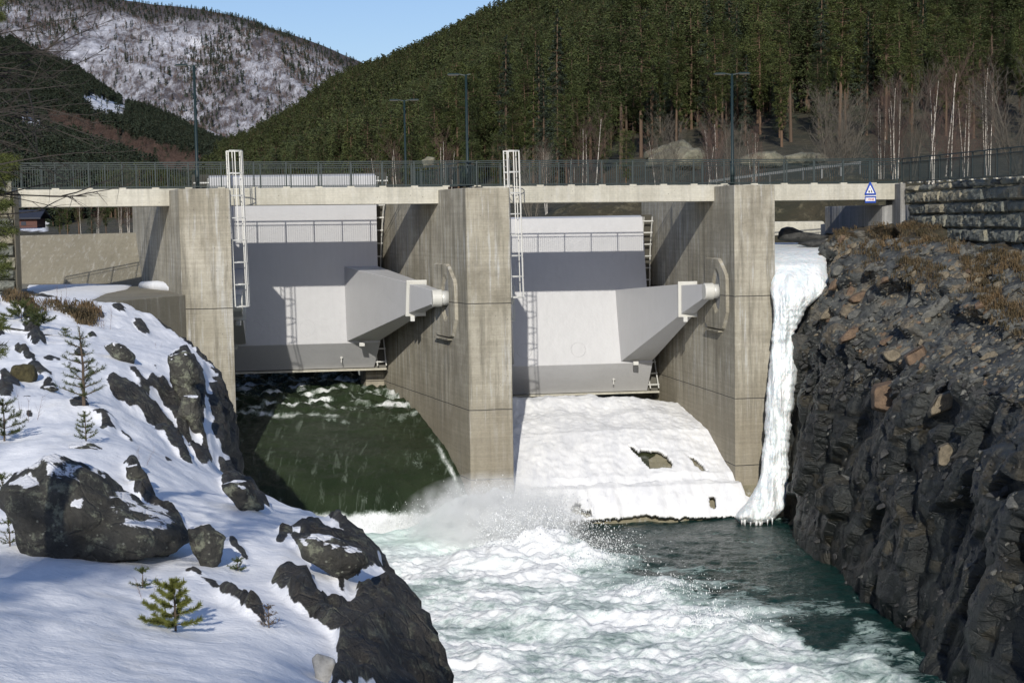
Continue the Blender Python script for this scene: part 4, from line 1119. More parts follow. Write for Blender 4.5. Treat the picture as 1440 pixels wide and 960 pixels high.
# river pool
dark = [(742,722),(800,752),(850,775),(905,788),(960,800),(1040,812),(1110,830),(1180,850),(1240,880),(1340,985),(1340,700),(742,700)]
g2 = [(1105,868),(1140,858),(1190,862),(1215,880),(1190,900),(1140,898),(1110,888)]
WZ = -14.6
Xs_ = np.linspace(-15, 14.5, 440); Yw = []; y_ = 38.0
while y_ < 74.6: Yw.append(y_); y_ += .085
V = []; fo = []; ae = []
bb = ray(700, 760); hx, hy = bb.x * WZ / bb.z, bb.y * WZ / bb.z
hump = [( *(lambda d: (d.x * WZ / d.z, d.y * WZ / d.z))(ray(a, b)), h, rx, ry) for a, b, h, rx, ry in
        [(560,745,.30,2.2,1.6),(640,745,.95,1.7,1.3),(705,745,1.6,1.9,1.2),(770,775,1.15,1.5,1.2),(690,790,.5,2.5,1.5),(830,790,.45,1.4,1.0),(790,870,.5,1.6,1.3),(1000,880,.35,1.6,1.2),(700,900,-.35,1.6,1.4),(680,930,.3,1.2,1.0),(930,830,.3,1.6,1.2)]]
for Y in Yw:
    for X in Xs_:
        px, py = proj((X, Y, WZ))
        wx = px + 26 * n1(X * .35, Y * .35, 1) + 14 * n1(X * 1.1, Y * 1.1, 2); wy = py + 14 * n1(X * .35, Y * .35, 11) + 7 * n1(X * 1.2, Y * 1.2, 12)
        f = .80
        # distance-like falloff from the dark area's border
        if inpoly(wx, wy, dark): f = .24
        elif inpoly(wx, wy - 22, dark) or inpoly(wx + 25, wy - 12, dark): f = .46
        elif inpoly(wx, wy - 50, dark): f = .62
        if inpoly(wx, wy, g2): f = .12
        elif inpoly(wx + 14, wy + 6, g2) or inpoly(wx - 16, wy - 8, g2): f = .45
        sx1 = X + 1.5 * n1(X * .3, Y * .3, 9); FB = .30 * fbm(sx1 * .28, Y * .5, 7) + .16 * n1(X * 1.1, Y * 1.7, 3) - .03
        f += FB
        if px > 1000 and f > .5: f -= .16 * sst(1000, 1300, px)
        for (cx, cy, h_, rx, ry) in hump[1:5]: f += .32 * math.exp(-((X - cx) / rx / 1.5) ** 2 - ((Y - cy) / ry / 1.7) ** 2)
        ga = math.exp(-((px - 560) / 75) ** 2 - ((py - 752) / 30) ** 2) * 1.2; ae.append(min(1, ga) * (.8 + .4 * n1(X * 1.2, Y * .8, 31)))
        wamp = (.10 + .30 * sst(.3, .9, f)) * (1 - .6 * min(1, ga))
        wz = wamp * (fbm(X * .45, Y * .6, 3) * 1.0 + .22 * n1(X * 1.2, Y * 1.8, 8) + .16 * (2 * abs(n1(X * 1.5, Y * 2.2, 4)) - .5) + .17 * fbm(X * 3.2, Y * 4.4, 2) + .06 * n1(X * 9, Y * 11, 5))
        for (cx, cy, h_, rx, ry) in hump:
            e_ = ((X - cx) / rx) ** 2 + ((Y - cy) / ry) ** 2
            if e_ < 6: wz += h_ * math.exp(-e_) * (1 + .35 * n1(X * 1.6, Y * 1.6, 6))
        V.append((X, Y, WZ + wz)); fo.append(f)
fo = blur(np.array(fo).reshape(len(Yw), len(Xs_)), 10).reshape(-1)
rv = grid_mesh('river_water', V, len(Yw), len(Xs_), M['river'], attrs={'foam': fo, 'aerated': ae})
tag(rv, kind='structure')
# nearer water out to the camera's feet (coarse continuation)
V = []; Xn = np.linspace(-17, 15, 60); Yn = np.linspace(4, 38.02, 50)
for Y in Yn:
    for X in Xn: V.append((X, Y, WZ + .15 * n1(X * .5, Y * .5) * (Y < 37)))
tag(grid_mesh('river_water', V, 50, 60, M['river'], attrs={'foam': [.8] * len(V)}), kind='structure')
# water rushing through the left bay over the curved floor
wa = [-3.2, -1.4, -.6, 0, .75, 1.9, 3.6, 5.3, 9, 12.3, 16.5, 24]; wzv = [-16.4, -14.9, -14.1, -13.55, -12.95, -12.24, -11.46, -11.0, -9.95, -9.45, -9.2, -9.0]
AI = np.concatenate([np.linspace(-3.2, 14, 190), np.linspace(14.2, 24, 50)]); SI = np.linspace(-12.2, -.02, 130); V = []; fo = []
for a in AI:
    for s in SI:
        p = M0 + B * s + A * a; z = interp(a, wa, wzv)
        amp = .07 + .30 * sst(7.5, 11, a)
        z += amp * (fbm(p.x * .7, p.y * 1.3, 2) + .5 * n1(p.x * 3, p.y * 3, 1)) + .10 * math.exp(-((s) / .25) ** 2) * (1 if a < 9 else 0)
        px, py = proj((p.x, p.y, z))
        f = .16 + .20 * fbm(p.x * .6, p.y * .35, 5) + .16 * n1(p.x * 2.5, p.y * 1.2, 9)
        if a > 7: f += .95 * max(0, fbm(p.x * .7, p.y * 1.1, 6) + .16) * sst(6, 10, a)
        f += .55 * math.exp(-((s + .30) / .14) ** 2) * sst(6.5, 3, a)
        f += .16 * max(0, n1(p.x * .9, p.y * .35, 15))
        f += .8 * sst(.15, -.4, a - .15 * n1(s * 2, 3))
        V.append((p.x, p.y, z)); fo.append(f)
tag(grid_mesh('chute_water', V, len(AI), len(SI), M['chute'], attrs={'foam': fo}), kind='structure')
# upstream lake
V = [(-60, 92, -2.2), (14, 92, -2.2), (60, 300, -2.2), (-400, 900, -2.2)]
m = MB(); m.add(V, [(0, 1, 2, 3)]); tag(m.build('lake_water', M['river'], None), kind='structure')
# spray thrown up where the chute meets the pool
t = NT('spray'); M['spray'] = t.fin((.93, .95, .95), .6)
rn = random.Random(5); m = MB()
oct_ = [(1,0,0),(-1,0,0),(0,1,0),(0,-1,0),(0,0,1),(0,0,-1)]; of = [(0,2,4),(2,1,4),(1,3,4),(3,0,4),(2,0,5),(1,2,5),(3,1,5),(0,3,5)]
def wp(px, py): d = ray(px, py); return Vector((d.x * WZ / d.z, d.y * WZ / d.z, WZ))
src = [(690, 752, 1.0, 3200), (640, 750, .7, 1600), (740, 762, 1.05, 3400), (785, 778, .85, 2400), (710, 780, .8, 1800), (835, 796, .5, 1000), (590, 746, .35, 700), (760, 742, .8, 900), (930, 840, .3, 500), (1000, 885, .3, 500)]
for (px, py, sz, n) in src:
    c = wp(px, py)
    for _ in range(int(n * 1.3)):
        h = rn.random() ** 1.7 * 2.1 * sz + .2; p = c + Vector((rn.gauss(0, 1.0) + h * .25, rn.gauss(0, .6), h + rn.gauss(0, .15)))
        r_ = rn.uniform(.005, .019) * (1.6 if rn.random() < .10 else 1)
        e_ = rn.uniform(1, 2.4); m.add([(p.x + x_ * r_, p.y + y2 * r_, p.z + z_ * r_ * e_) for x_, y2, z_ in oct_], of)
tag(m.build('spray', M['spray'], None, fix=False), 'white spray thrown up where the left chute plunges into the pool', 'spray', kind='stuff')
# soft mist in the same place
mm = bpy.data.materials.new('mist'); mm.use_nodes = True; nt = mm.node_tree; nt.nodes.remove(nt.nodes['Principled BSDF'])
pv = nt.nodes.new('ShaderNodeVolumePrincipled'); pv.inputs['Color'].default_value = (.97, .98, .98, 1); pv.inputs['Anisotropy'].default_value = -.1
tc = nt.nodes.new('ShaderNodeTexCoord'); no = nt.nodes.new('ShaderNodeTexNoise'); no.inputs['Scale'].default_value = 1.6; no.inputs['Detail'].default_value = 5
gr_ = nt.nodes.new('ShaderNodeTexGradient'); gr_.gradient_type = 'SPHERICAL'
mu = nt.nodes.new('ShaderNodeMath'); mu.operation = 'MULTIPLY'; mr = nt.nodes.new('ShaderNodeMapRange'); mr.inputs[1].default_value = .36; mr.inputs[2].default_value = .66; mr.inputs[4].default_value = 4.0
ob = nt.nodes.new('ShaderNodeMapping'); ob.inputs['Scale'].default_value = (1, 1, 1)
nt.links.new(tc.outputs['Object'], gr_.inputs[0]); 
geo = nt.nodes.new('ShaderNodeNewGeometry'); nt.links.new(geo.outputs['Position'], no.inputs[0])
nt.links.new(no.outputs[0], mr.inputs[0]); nt.links.new(mr.outputs[0], mu.inputs[0]); nt.links.new(gr_.outputs[1], mu.inputs[1]); nt.links.new(mu.outputs[0], pv.inputs['Density'])
nt.links.new(pv.outputs[0], nt.nodes['Material Output'].inputs['Volume'])
bm = bmesh.new(); bmesh.ops.create_icosphere(bm, subdivisions=3, radius=1); me = bpy.data.meshes.new('mist'); bm.to_mesh(me); bm.free(); me.materials.append(mm)
c = wp(690, 760); o = bpy.data.objects.new('mist', me); COL.objects.link(o); o.location = (c.x + .3, c.y - .3, WZ + 1.0); o.scale = (4.6, 2.2, 2.3)
tag(o, 'soft white mist hanging over the plunge at the foot of the left chute', 'mist', kind='stuff')
# =================================================================== hills
Zc = [100, 110, 125, 150, 200, 260, 350, 500, 800, 1200, 1500, 1900]
HT = {-300: [-40,-40,-40,-40,-40,-40,-40,-40,-40,-40,-40,-40],
 60:  [-42,-40,-32,-24,-16,-14,-12,-10,-8,-4,0,4],
 200: [-42,-38,-28,-22,-14,-8,-4,0,6,12,18,24],
 280: [-42,-41,-40,-38,-35,-32,-24,-10,20,52,70,84],
 350: [-42,-41,-40,-38,-34,-28,-18,0,35,75,95,108],
 520: [-42,-40,-36,-28,-10,10,40,80,130,172,190,198],
 740: [-42,-12,8,24,60,100,148,195,245,275,286,270],
 900: [-42,-4,22,56,108,150,200,250,310,350,360,340],
 1100:[-42, 6,44,80,128,185,240,305,380,420,420,400],
 1300:[-42,14,50,88,150,215,280,350,430,470,470,440],
 1700:[-42,20,60,105,170,250,330,400,480,520,520,500]}
HK = sorted(HT); HTA = np.array([HT[k] for k in HK], float); LZ = np.log(Zc)
LT = {-400:[-42,-30,-20,-8,20,70,150,230,290,300], 0: [-42,-30,-20,-8,20,70,140,205,256,262], 100:[-42,-32,-24,-12,8,50,105,165,214,214], 200:[-42,-34,-26,-14,2,36,75,118,152,150], 330:[-42,-36,-30,-18,-2,14,50,80,101,98], 420:[-42,-38,-34,-24,-8,2,26,50,66,62], 560:[-42,-40,-36,-30,-20,-10,0,10,14,10]}
LK = sorted(LT); LTA = np.array([LT[k] for k in LK], float); LZZ = np.log([100,200,300,420,600,900,1200,1600,2000,2300])
def bil(p, Z, K, T, LZ_):
    l = math.log(Z); c = [np.interp(l, LZ_, T[i]) for i in (max(0, min(len(K) - 2, int(np.searchsorted(K, p) - 1))),)]
    i = max(0, min(len(K) - 2, int(np.searchsorted(K, p) - 1))); t_ = min(1, max(0, (p - K[i]) / (K[i + 1] - K[i])))
    t_ = t_ * t_ * (3 - 2 * t_) * .5 + t_ * .5
    return lerp(np.interp(l, LZ_, T[i]), np.interp(l, LZ_, T[i + 1]), t_)
def terr(X, Y):
    p = 720 + F * X / Y
    a = bil(p, Y, HK, HTA, LZ) * Y / F; b = bil(p, Y, LK, LTA, LZZ) * Y / F if p < 560 else -99
    z = max(a, b)
    z += (fbm(X / 45, Y / 45, 1) * .9 * min(1, (Y - 95) / 40) * min(3, Y / 200) + fbm(X / 300, Y / 300, 5) * min(9, Y / 120)) if Y > 96 else 0
    return z, b > a
ps = np.linspace(-330, 1720, 260); Zs = np.exp(np.linspace(math.log(99), math.log(2350), 210))
V = []; sn = []
PATCH = [((112,175),(150,172),(142,138)), ]
SNP = [[(110,133),(135,134),(178,146),(176,162),(150,160),(125,148)], [(28,158),(45,163),(68,176),(66,183),(40,178),(30,168)],[(0,38),(14,50),(12,56),(0,54)],[(318,186),(330,190),(340,198),(336,201),(322,194)],[(0,296),(60,296),(78,312),(60,325),(0,326)]]
def snowy(px, py):
    return any(inpoly(px + 5 * n1(px * .09, py * .12, 3), py + 3 * n1(px * .11, py * .1, 8), q) for q in SNP)
for Z in Zs:
    for p in ps:
        X = (p - 720) / F * Z; z, lf = terr(X, Z); V.append((X, Z, z)); px, py = proj((X, Z, z)); sn.append(1.0 if px < 345 and Z > 103 and snowy(px, py) else 0.0)
t = NT('hill_ground'); nn = t.noise(.12, 8, rough=.7); n3 = t.noise(1.3, 7, rough=.72)
c = t.mix(t.ramp(nn, [(.4, 0), (.62, 1)]), (.026, .028, .014), (.062, .05, .027))
c = t.mix(t.ramp(n3, [(.52, 0), (.7, 1)]), c, (.16, .14, .085))
c = t.mix(t.attr('snow'), c, (.80, .82, .86))
M['hill'] = t.fin(c, .9, t.bump(n3, .4, 1))
hl = grid_mesh('wooded_hill', V, len(Zs), len(ps), M['hill'], attrs={'snow': sn}, flip=False); tag(hl, kind='structure')
# strip of shore between the dam and the hill, right: stony bank
V = []; Xb = np.linspace(-4, 40, 90); Yb = np.linspace(91, 101, 30)
for y_ in Yb:
    for x_ in Xb:
        z = lerp(-3.4, terr(x_ * 101 / y_, 101)[0], sst(91, 101, y_)) + .25 * fbm(x_ * .8, y_ * .8) + .8 * sst(90, 97, y_) * sst(14.0, 20, x_) + 2.6 * sst(92, 100, y_) * sst(-1, 5, x_)
        V.append((x_, y_, z))
tag(grid_mesh('stony_shore', V, 30, 90, M['hill'], attrs={'snow': [0.0] * len(V)}), kind='structure')
# far mountain
mp = np.linspace(-400, 760, 330); cr = lambda p: interp(p, [-400, -100, 0, 60, 130, 250, 350, 420, 480, 525, 600, 760], [390, 350, 330, 325, 314, 297, 278, 257, 235, 214, 186, 150])
mz = np.linspace(0, 1, 190); V = []; att = []
for i, u in enumerate(mz):
    for p in mp:
        Z = lerp(2500, 4300, u) if u < .93 else lerp(4174, 4700, (u - .93) / .07)
        top_ = cr(p); prof = (u / .93) ** .72 if u < .93 else 1 - (u - .93) * 1.2
        t_ = lerp(-35, top_, prof); X = (p - 720) / F * Z
        g = fbm(X / 260 + Z / 500, Z / 500, 2, 6) + .5 * (1 - 2 * abs(n1(X / 170 + Z / 300, Z / 700, 9)))
        z = t_ / F * Z + g * 40 * sst(0, .25, u) * sst(1.02, .72, u)
        V.append((X, Z, z)); att.append(sst(.80, .90, u + .03 * n1(p * .03, u * 9)))
t = NT('mountain'); v = t.map(sc=(1, .6, .45))
a = t.noise(.011, 10, v, .72); b = t.noise(.05, 9, t.map(sc=(1.3, .5, .25)), .78); cc = t.noise(.0042, 6, v, .6)
k = t.math('ADD', t.math('MULTIPLY', a, .5), t.math('ADD', t.math('MULTIPLY', b, .62), t.math('MULTIPLY', cc, .22)))
c = t.mix(t.ramp(k, [(.60, 0), (.69, .55), (.78, 1)]), (.07, .062, .07), (.52, .53, .58))
c = t.mix(t.ramp(t.math('ADD', t.math('MULTIPLY', cc, .6), t.math('MULTIPLY', b, .4)), [(.60, 0), (.68, 1)]), c, (.82, .83, .86))
c = t.mix(t.attr('top'), c, (.05, .045, .05))
M['mount'] = t.fin(c, .9, t.bump(a, 14, .8))
tag(grid_mesh('mountain', V, len(mz), len(mp), M['mount'], attrs={'top': att}), kind='structure')
MV = np.array(V).reshape(len(mz), len(mp), 3)
# =================================================================== trees
def treemat(name, a, b, rough=.85, sc=.7):
    t = NT(name); oi = t.n('ShaderNodeObjectInfo').outputs['Random']; n = t.noise(sc, 3)
    c = t.mix(t.math('ADD', t.math('MULTIPLY', oi, .6), t.math('MULTIPLY', n, .4)), a, b)
    return t.fin(c, rough)
M['needle'] = treemat('pine_needles', (.020, .034, .008), (.088, .108, .026))
M['needle_far'] = treemat('pine_needles_far', (.022, .036, .010), (.086, .104, .030))
M['needle_dark'] = treemat('spruce_needles', (.022, .036, .022), (.046, .064, .036))
M['needle_light'] = treemat('young_pine_needles', (.05, .07, .015), (.09, .11, .025))
M['bark'] = treemat('pine_bark', (.06, .045, .032), (.14, .085, .05), sc=2)
t = NT('birch_bark'); mk = t.noise(1, 4, t.map(sc=(3, 3, 9)), .7)
M['birch'] = t.fin(t.mix(t.ramp(mk, [(.56, 0), (.63, 1)]), (.58, .54, .47), (.05, .045, .04)), .8)
M['twig'] = treemat('bare_twigs', (.09, .055, .045), (.16, .10, .08))
M['twig_red'] = treemat('reddish_twigs', (.065, .042, .034), (.115, .07, .055))
M['twig_grey'] = treemat('grey_twigs', (.085, .075, .06), (.17, .15, .12))
def conifer_mesh(name, H, Rr, seed, n, size, bare=.12, pine=False, mats=None):
    rn = random.Random(seed); v = []; f = []; mi = []
    mb = MB(); lean = rn.uniform(-.03, .03)
    mb.tube([(0,0,-.6), (lean * H * .3, 0, H * .3), (lean * H * .6, .1, H * .65), (lean * H, 0, H * .985)], [.0125 * H, .0095 * H, .006 * H, .002 * H], 6, cap=False)
    nt_ = len(mb.f)
    whorls = []
    z = bare
    nb = max(16, int(n / (26 if n < 4000 else 60 if n < 7000 else 150)))
    for k in range(nb):
        t_ = bare + (1 - bare) * (k / nb) ** (.9); 
        if pine: rad = Rr * math.sin(math.pi * min(1, .18 + .8 * (1 - (t_ - bare) / (1 - bare)) )) ** .8 * rn.uniform(.35, 1.15)
        else: rad = Rr * (1 - (t_ - bare) / (1 - bare)) ** .85 * rn.uniform(.6, 1.15) + .08
        an = k * 2.4 + rn.uniform(-.5, .5); droop = rn.uniform(-.15, .3) if pine else rn.uniform(-.45, .05)
        whorls.append((t_, rad, an, droop))
        if n > 500 and rad > .5:
            d = Vector((math.cos(an), math.sin(an), droop)); p0 = Vector((lean * H * t_, 0, H * t_)); mb.tube([p0, p0 + d * rad * .7], [.0022 * H, .001 * H], 3, cap=False)
    nt2 = len(mb.f); mi = [1] * nt2
    per = max(4, int(n / nb))
    if n > 300: whorls = [w for w in whorls if rn.random() > .22]
    for (t_, rad, an, droop) in whorls:
        d = Vector((math.cos(an), math.sin(an), droop)); sd = Vector((-d.y, d.x, 0)).normalized(); p0 = Vector((lean * H * t_, 0, H * t_))
        for j in range(per):
            u = rn.random() ** .6; p = p0 + d * rad * u + sd * rn.gauss(0, .18) * rad * (.4 + u * .6) + Vector((0, 0, rn.gauss(0, .10 if not pine else .16) * max(rad, .5)))
            s = size * rn.uniform(.6, 1.3); a = (d + Vector((rn.gauss(0, .5), rn.gauss(0, .5), rn.gauss(0, .35)))).normalized() * s
            b = a.cross(Vector((rn.gauss(0, .6), rn.gauss(0, .6), 1))).normalized() * s * rn.uniform(.22, .42)
            mb.add([p - a * .5, p + b, p + a * .8, p - b * .9], [(0, 1, 2, 3)]); mi.append(0)
    me = bpy.data.meshes.new(name); me.from_pydata(mb.v, [], mb.f)
    for m_ in mats or (M['needle'], M['bark']): me.materials.append(m_)
    me.polygons.foreach_set('material_index', mi); me.update(); return me
def bare_mesh(name, H, seed, mats, stems=1, spread=.3, lv=4, upb=.5, tw=1.0, tr=.008, dens=1.0):
    rn = random.Random(seed); T = MB(); mi = []
    def grow(p, d, L, r, lev, mat):
        pts = [p]; rs = [r]; k = 4 if lev < 2 else 3; dd = d.copy()
        for i in range(k):
            g_ = (.028 if lev == 0 else .10 + .04 * lev); dd = (dd + Vector((rn.gauss(0, g_), rn.gauss(0, g_), rn.gauss(0, .05) + .05 * upb))).normalized()
            pts.append(pts[-1] + dd * L / k); rs.append(r * (1 - (i + 1) / k * .75))
        n0 = len(T.f); T.tube(pts, rs, 6 if lev == 0 else 4 if lev == 1 else 3, cap=False)
        mi.extend([mat] * (len(T.f) - n0))
        if lev >= lv: return
        nb = int([20, 9, 6, 4][min(lev, 3)] * dens) + rn.randint(0, 2)
        for b in range(nb):
            u = rn.uniform(.25 if lev == 0 else .15, 1); i = min(int(u * k), k - 1); q = pts[i].lerp(pts[i + 1], u * k - i)
            a = rn.uniform(0, 6.28); sd = Vector((math.cos(a), math.sin(a), 0)); axis = (pts[i + 1] - pts[i]).normalized()
            sd = (sd - axis * sd.dot(axis)).normalized() if abs(sd.dot(axis)) < .95 else Vector((0, 1, 0))
            nd = (axis * rn.uniform(.7, 1.3) + sd * rn.uniform(.45, 1.0) + Vector((0, 0, upb * .4))).normalized()
            grow(q, nd, L * rn.uniform(.26, .42) * (1.15 - u * .5), max(rs[i] * .42, .004 * tw), lev + 1, 1)
    for s in range(stems):
        a = 6.28 * s / max(1, stems) + rn.random(); sp = spread if stems > 1 else .03
        d = Vector((math.cos(a) * sp * rn.uniform(.3, 1), math.sin(a) * sp * rn.uniform(.3, 1), 1)).normalized()
        grow(Vector((math.cos(a) * .15 * (stems > 1), math.sin(a) * .15 * (stems > 1), -.3)), d, H * rn.uniform(.8, 1), tr * H, 0, 0)
    me = bpy.data.meshes.new(name); me.from_pydata(T.v, [], T.f)
    for m_ in mats: me.materials.append(m_)
    me.polygons.foreach_set('material_index', mi); me.update(); return me
near = [conifer_mesh('pine_tree', 15, 2.1, 1, 17000, .145, .24, True), conifer_mesh('pine_tree', 14, 1.9, 2, 15000, .14, .36, True), conifer_mesh('pine_tree', 15.5, 1.9, 3, 17000, .145, .14, True),
        conifer_mesh('spruce_tree', 16, 1.7, 4, 17000, .14, .05, False, (M['needle_dark'], M['bark'])), conifer_mesh('pine_tree', 12.5, 2.1, 6, 15000, .14, .18, True), conifer_mesh('spruce_tree', 14, 1.6, 8, 15000, .14, .10, False, (M['needle'], M['bark']))]
rn = random.Random(11); spots = []
def try_spot(p, Z, dmin):
    X = (p - 720) / F * Z
    for (a, b) in spots:
        if (a - X) ** 2 + (b - Z) ** 2 < dmin * dmin: return None
    spots.append((X, Z)); return X
def treeobj(me, X, Z, s, label, cat, group, rz=None, dz=0):
    z = terr(X, Z)[0] if Z > 99 else dz
    o = bpy.data.objects.new(me.name.split('.')[0], me); COL.objects.link(o); o.location = (X, Z, z + (dz if Z > 99 else 0)); o.scale = (s, s, s * rn.uniform(.92, 1.08)); o.rotation_euler = (0, 0, rn.uniform(0, 6.28) if rz is None else rz)
    return tag(o, label, cat, group)
PL = {'pine_tree': 'tall olive green pine in the front rows of the wooded slope behind the dam', 'spruce_tree': 'narrow dark spruce in the front rows of the wooded slope behind the dam'}
PG = {'pine_tree': 'pines in the front rows of the wooded slope', 'spruce_tree': 'spruces in the front rows of the wooded slope'}
ntree = 0; tries = 0
while ntree < 290 and tries < 9000:
    tries += 1
    Z = 132 + 150 * rn.random() ** 1.1; p = rn.uniform(480, 1480)
    lim = interp(p, [480, 520, 600, 700, 760, 860, 900, 1000, 1100, 1200, 1440], [275, 250, 205, 175, 155, 150, 170, 165, 152, 158, 150])
    if Z < lim: continue
    X = try_spot(p, Z, 3.7)
    if X is None: continue
    me = rn.choice(near); nm_ = me.name.split('.')[0]
    treeobj(me, X, Z, rn.uniform(.62, 1.2), PL[nm_], 'pine' if nm_[0] == 'p' else 'spruce', PG[nm_]); ntree += 1
# instanced forests (uncountable): points + geometry nodes
def scatter(name, pts, protos, label, cat='forest'):
    me = bpy.data.meshes.new(name); me.from_pydata([p[0] for p in pts], [], [])
    for nm_, i in (('size', 1), ('turn', 2)):
        a = me.attributes.new(nm_, 'FLOAT', 'POINT'); a.data.foreach_set('value', [p[i] for p in pts])
    a = me.attributes.new('pick', 'INT', 'POINT'); a.data.foreach_set('value', [p[3] for p in pts])
    o = bpy.data.objects.new(name, me); COL.objects.link(o)
    g = bpy.data.node_groups.new(name, 'GeometryNodeTree'); g.interface.new_socket('Geometry', in_out='INPUT', socket_type='NodeSocketGeometry'); g.interface.new_socket('Geometry', in_out='OUTPUT', socket_type='NodeSocketGeometry')
    gi = g.nodes.new('NodeGroupInput'); go = g.nodes.new('NodeGroupOutput'); jn = g.nodes.new('GeometryNodeJoinGeometry')
    def at(nm_, ty): n = g.nodes.new('GeometryNodeInputNamedAttribute'); n.data_type = ty; n.inputs[0].default_value = nm_; return n.outputs[0]
    sz = at('size', 'FLOAT'); tn = at('turn', 'FLOAT'); pk = at('pick', 'INT')
    cx = g.nodes.new('ShaderNodeCombineXYZ'); g.links.new(tn, cx.inputs[2])
    for i, pm_ in enumerate(protos):
        po = bpy.data.objects.new(name + '_kind', pm_); po.use_fake_user = True
        oi = g.nodes.new('GeometryNodeObjectInfo'); oi.inputs['Object'].default_value = po; oi.inputs['As Instance'].default_value = True
        ip = g.nodes.new('GeometryNodeInstanceOnPoints'); cmp_ = g.nodes.new('FunctionNodeCompare'); cmp_.data_type = 'INT'; cmp_.operation = 'EQUAL'
        ins = [s for s in cmp_.inputs if s.type == 'INT']; g.links.new(pk, ins[0]); ins[1].default_value = i
        g.links.new(gi.outputs[0], ip.inputs['Points']); g.links.new(cmp_.outputs[0], ip.inputs['Selection']); g.links.new(oi.outputs['Geometry'], ip.inputs['Instance'])
        g.links.new(cx.outputs[0], ip.inputs['Rotation']); g.links.new(sz, ip.inputs['Scale']); g.links.new(ip.outputs[0], jn.inputs[0])
    g.links.new(jn.outputs[0], go.inputs[0]); md = o.modifiers.new('scatter', 'NODES'); md.node_group = g
    return tag(o, label, cat, kind='stuff')
far = [conifer_mesh('pine_far', 13, 2.2, 31, 460, .85, .15, True, (M['needle_far'], M['bark'])), conifer_mesh('pine_far', 14, 2.3, 32, 460, .85, .25, True, (M['needle_far'], M['bark'])), conifer_mesh('spruce_far', 14, 1.9, 33, 420, .85, .05, False, (M['needle_far'], M['bark'])), conifer_mesh('pine_far', 12, 2.4, 34, 420, .9, .1, True, (M['needle_far'], M['bark']))]
mid = [conifer_mesh('pine_mid', 14, 2.0, 35, 5200, .24, .2, True, (M['needle_far'], M['bark'])), conifer_mesh('pine_mid', 13.5, 1.9, 36, 4800, .24, .12, True, (M['needle_far'], M['bark'])), conifer_mesh('spruce_mid', 14.5, 1.6, 37, 4800, .23, .04, False, (M['needle_far'], M['bark']))]
pts = []
Zl, Zh = 200., 1950.
while len(pts) < 23000:
    Z = math.sqrt(rn.uniform(Zl ** 2, Zh ** 2)) if rn.random() < .62 else rn.uniform(205, 620); p = rn.uniform(150, 1500)
    if Z < interp(p, [150, 350, 480, 560, 700], [450, 380, 270, 230, 205]): continue
    X = (p - 720) / F * Z; z, lf = terr(X, Z)
    if lf and p < 330: continue
    if Z < 255 and rn.random() < .5: continue
    if z / Z * F > 330 or z < -1.5: continue
    s = rn.uniform(.55, 1.2); pts.append(((X, Z, z - .3), s, rn.uniform(0, 6.28), rn.randint(0, 3) if Z > 560 else 4 + rn.randint(0, 2)))
scatter('pine_forest', pts, far + mid, 'dense green pine forest covering the big hill behind the dam')
dfar = [conifer_mesh('spruce_far', 14, 2.6, 41, 160, 1.6, .03, False, (M['needle_dark'], M['bark'])), conifer_mesh('spruce_far', 12, 2.4, 42, 160, 1.6, .05, True, (M['needle_dark'], M['bark']))]
bf = [bare_mesh('birch_far', 11, 51, (M['twig_red'], M['twig_red']), 3, .35, 2, .5, 6, .006)]
REDP = [[(58,160),(120,168),(200,200),(290,222),(270,262),(200,232),(130,198),(70,182)],[(75,290),(240,290),(240,330),(140,330)]]
pts = []; k = 0
while k < 60000 and len(pts) < 17000:
    k += 1
    Z = math.sqrt(rn.uniform(330. ** 2, 2250. ** 2)) if rn.random() < .75 else rn.uniform(330, 1000); p = rn.uniform(-60, 470); X = (p - 720) / F * Z; z, lf = terr(X, Z)
    if not lf: continue
    px, py = proj((X, Z, z + 3))
    if (snowy(px, py) or snowy(px, py - 6)) and rn.random() < .96: continue
    red = inpoly(px + 6 * n1(px * .05, py * .05), py + 5 * n1(px * .06, py * .06, 4), REDP[0])
    pts.append(((X, Z, z - .3), rn.uniform(.6, 1.15) * (.8 if red else 1), rn.uniform(0, 6.28), 2 if red and rn.random() < .93 else rn.randint(0, 1)))
scatter('spruce_forest', pts, dfar + bf, 'dark spruce forest with a strip of reddish bare birches on the left hill')
# mountain woods
mf = [conifer_mesh('spruce_far', 15, 3.2, 61, 60, 3.2, .02, False, (M['needle_dark'], M['bark'])), bare_mesh('birch_far', 10, 62, (M['twig_grey'], M['twig']), 3, .5, 1, .5, 14, .02)]
pts = []
while len(pts) < 26000:
    i = rn.randint(4, 174); j = rn.randint(60, 320); a, b = rn.random(), rn.random()
    q = MV[i, j] * (1 - a) * (1 - b) + MV[i + 1, j] * a * (1 - b) + MV[i, j + 1] * (1 - a) * b + MV[i + 1, j + 1] * a * b
    u = i / 190
    den = .5 + 1.0 * n1(q[0] / 150, q[1] / 300, 4)
    top_ = u > .84
    if not top_ and rn.random() > den + .05: continue
    pts.append((tuple(q), rn.uniform(.5, 1.1) * (.75 if top_ else 1), rn.uniform(0, 6.28), 0 if (rn.random() < (.55 if top_ else .28 if den > .55 else .10)) else 1))
scatter('mountain_woods', pts, mf, 'scattered spruces and bare birches on the snowy mountain')
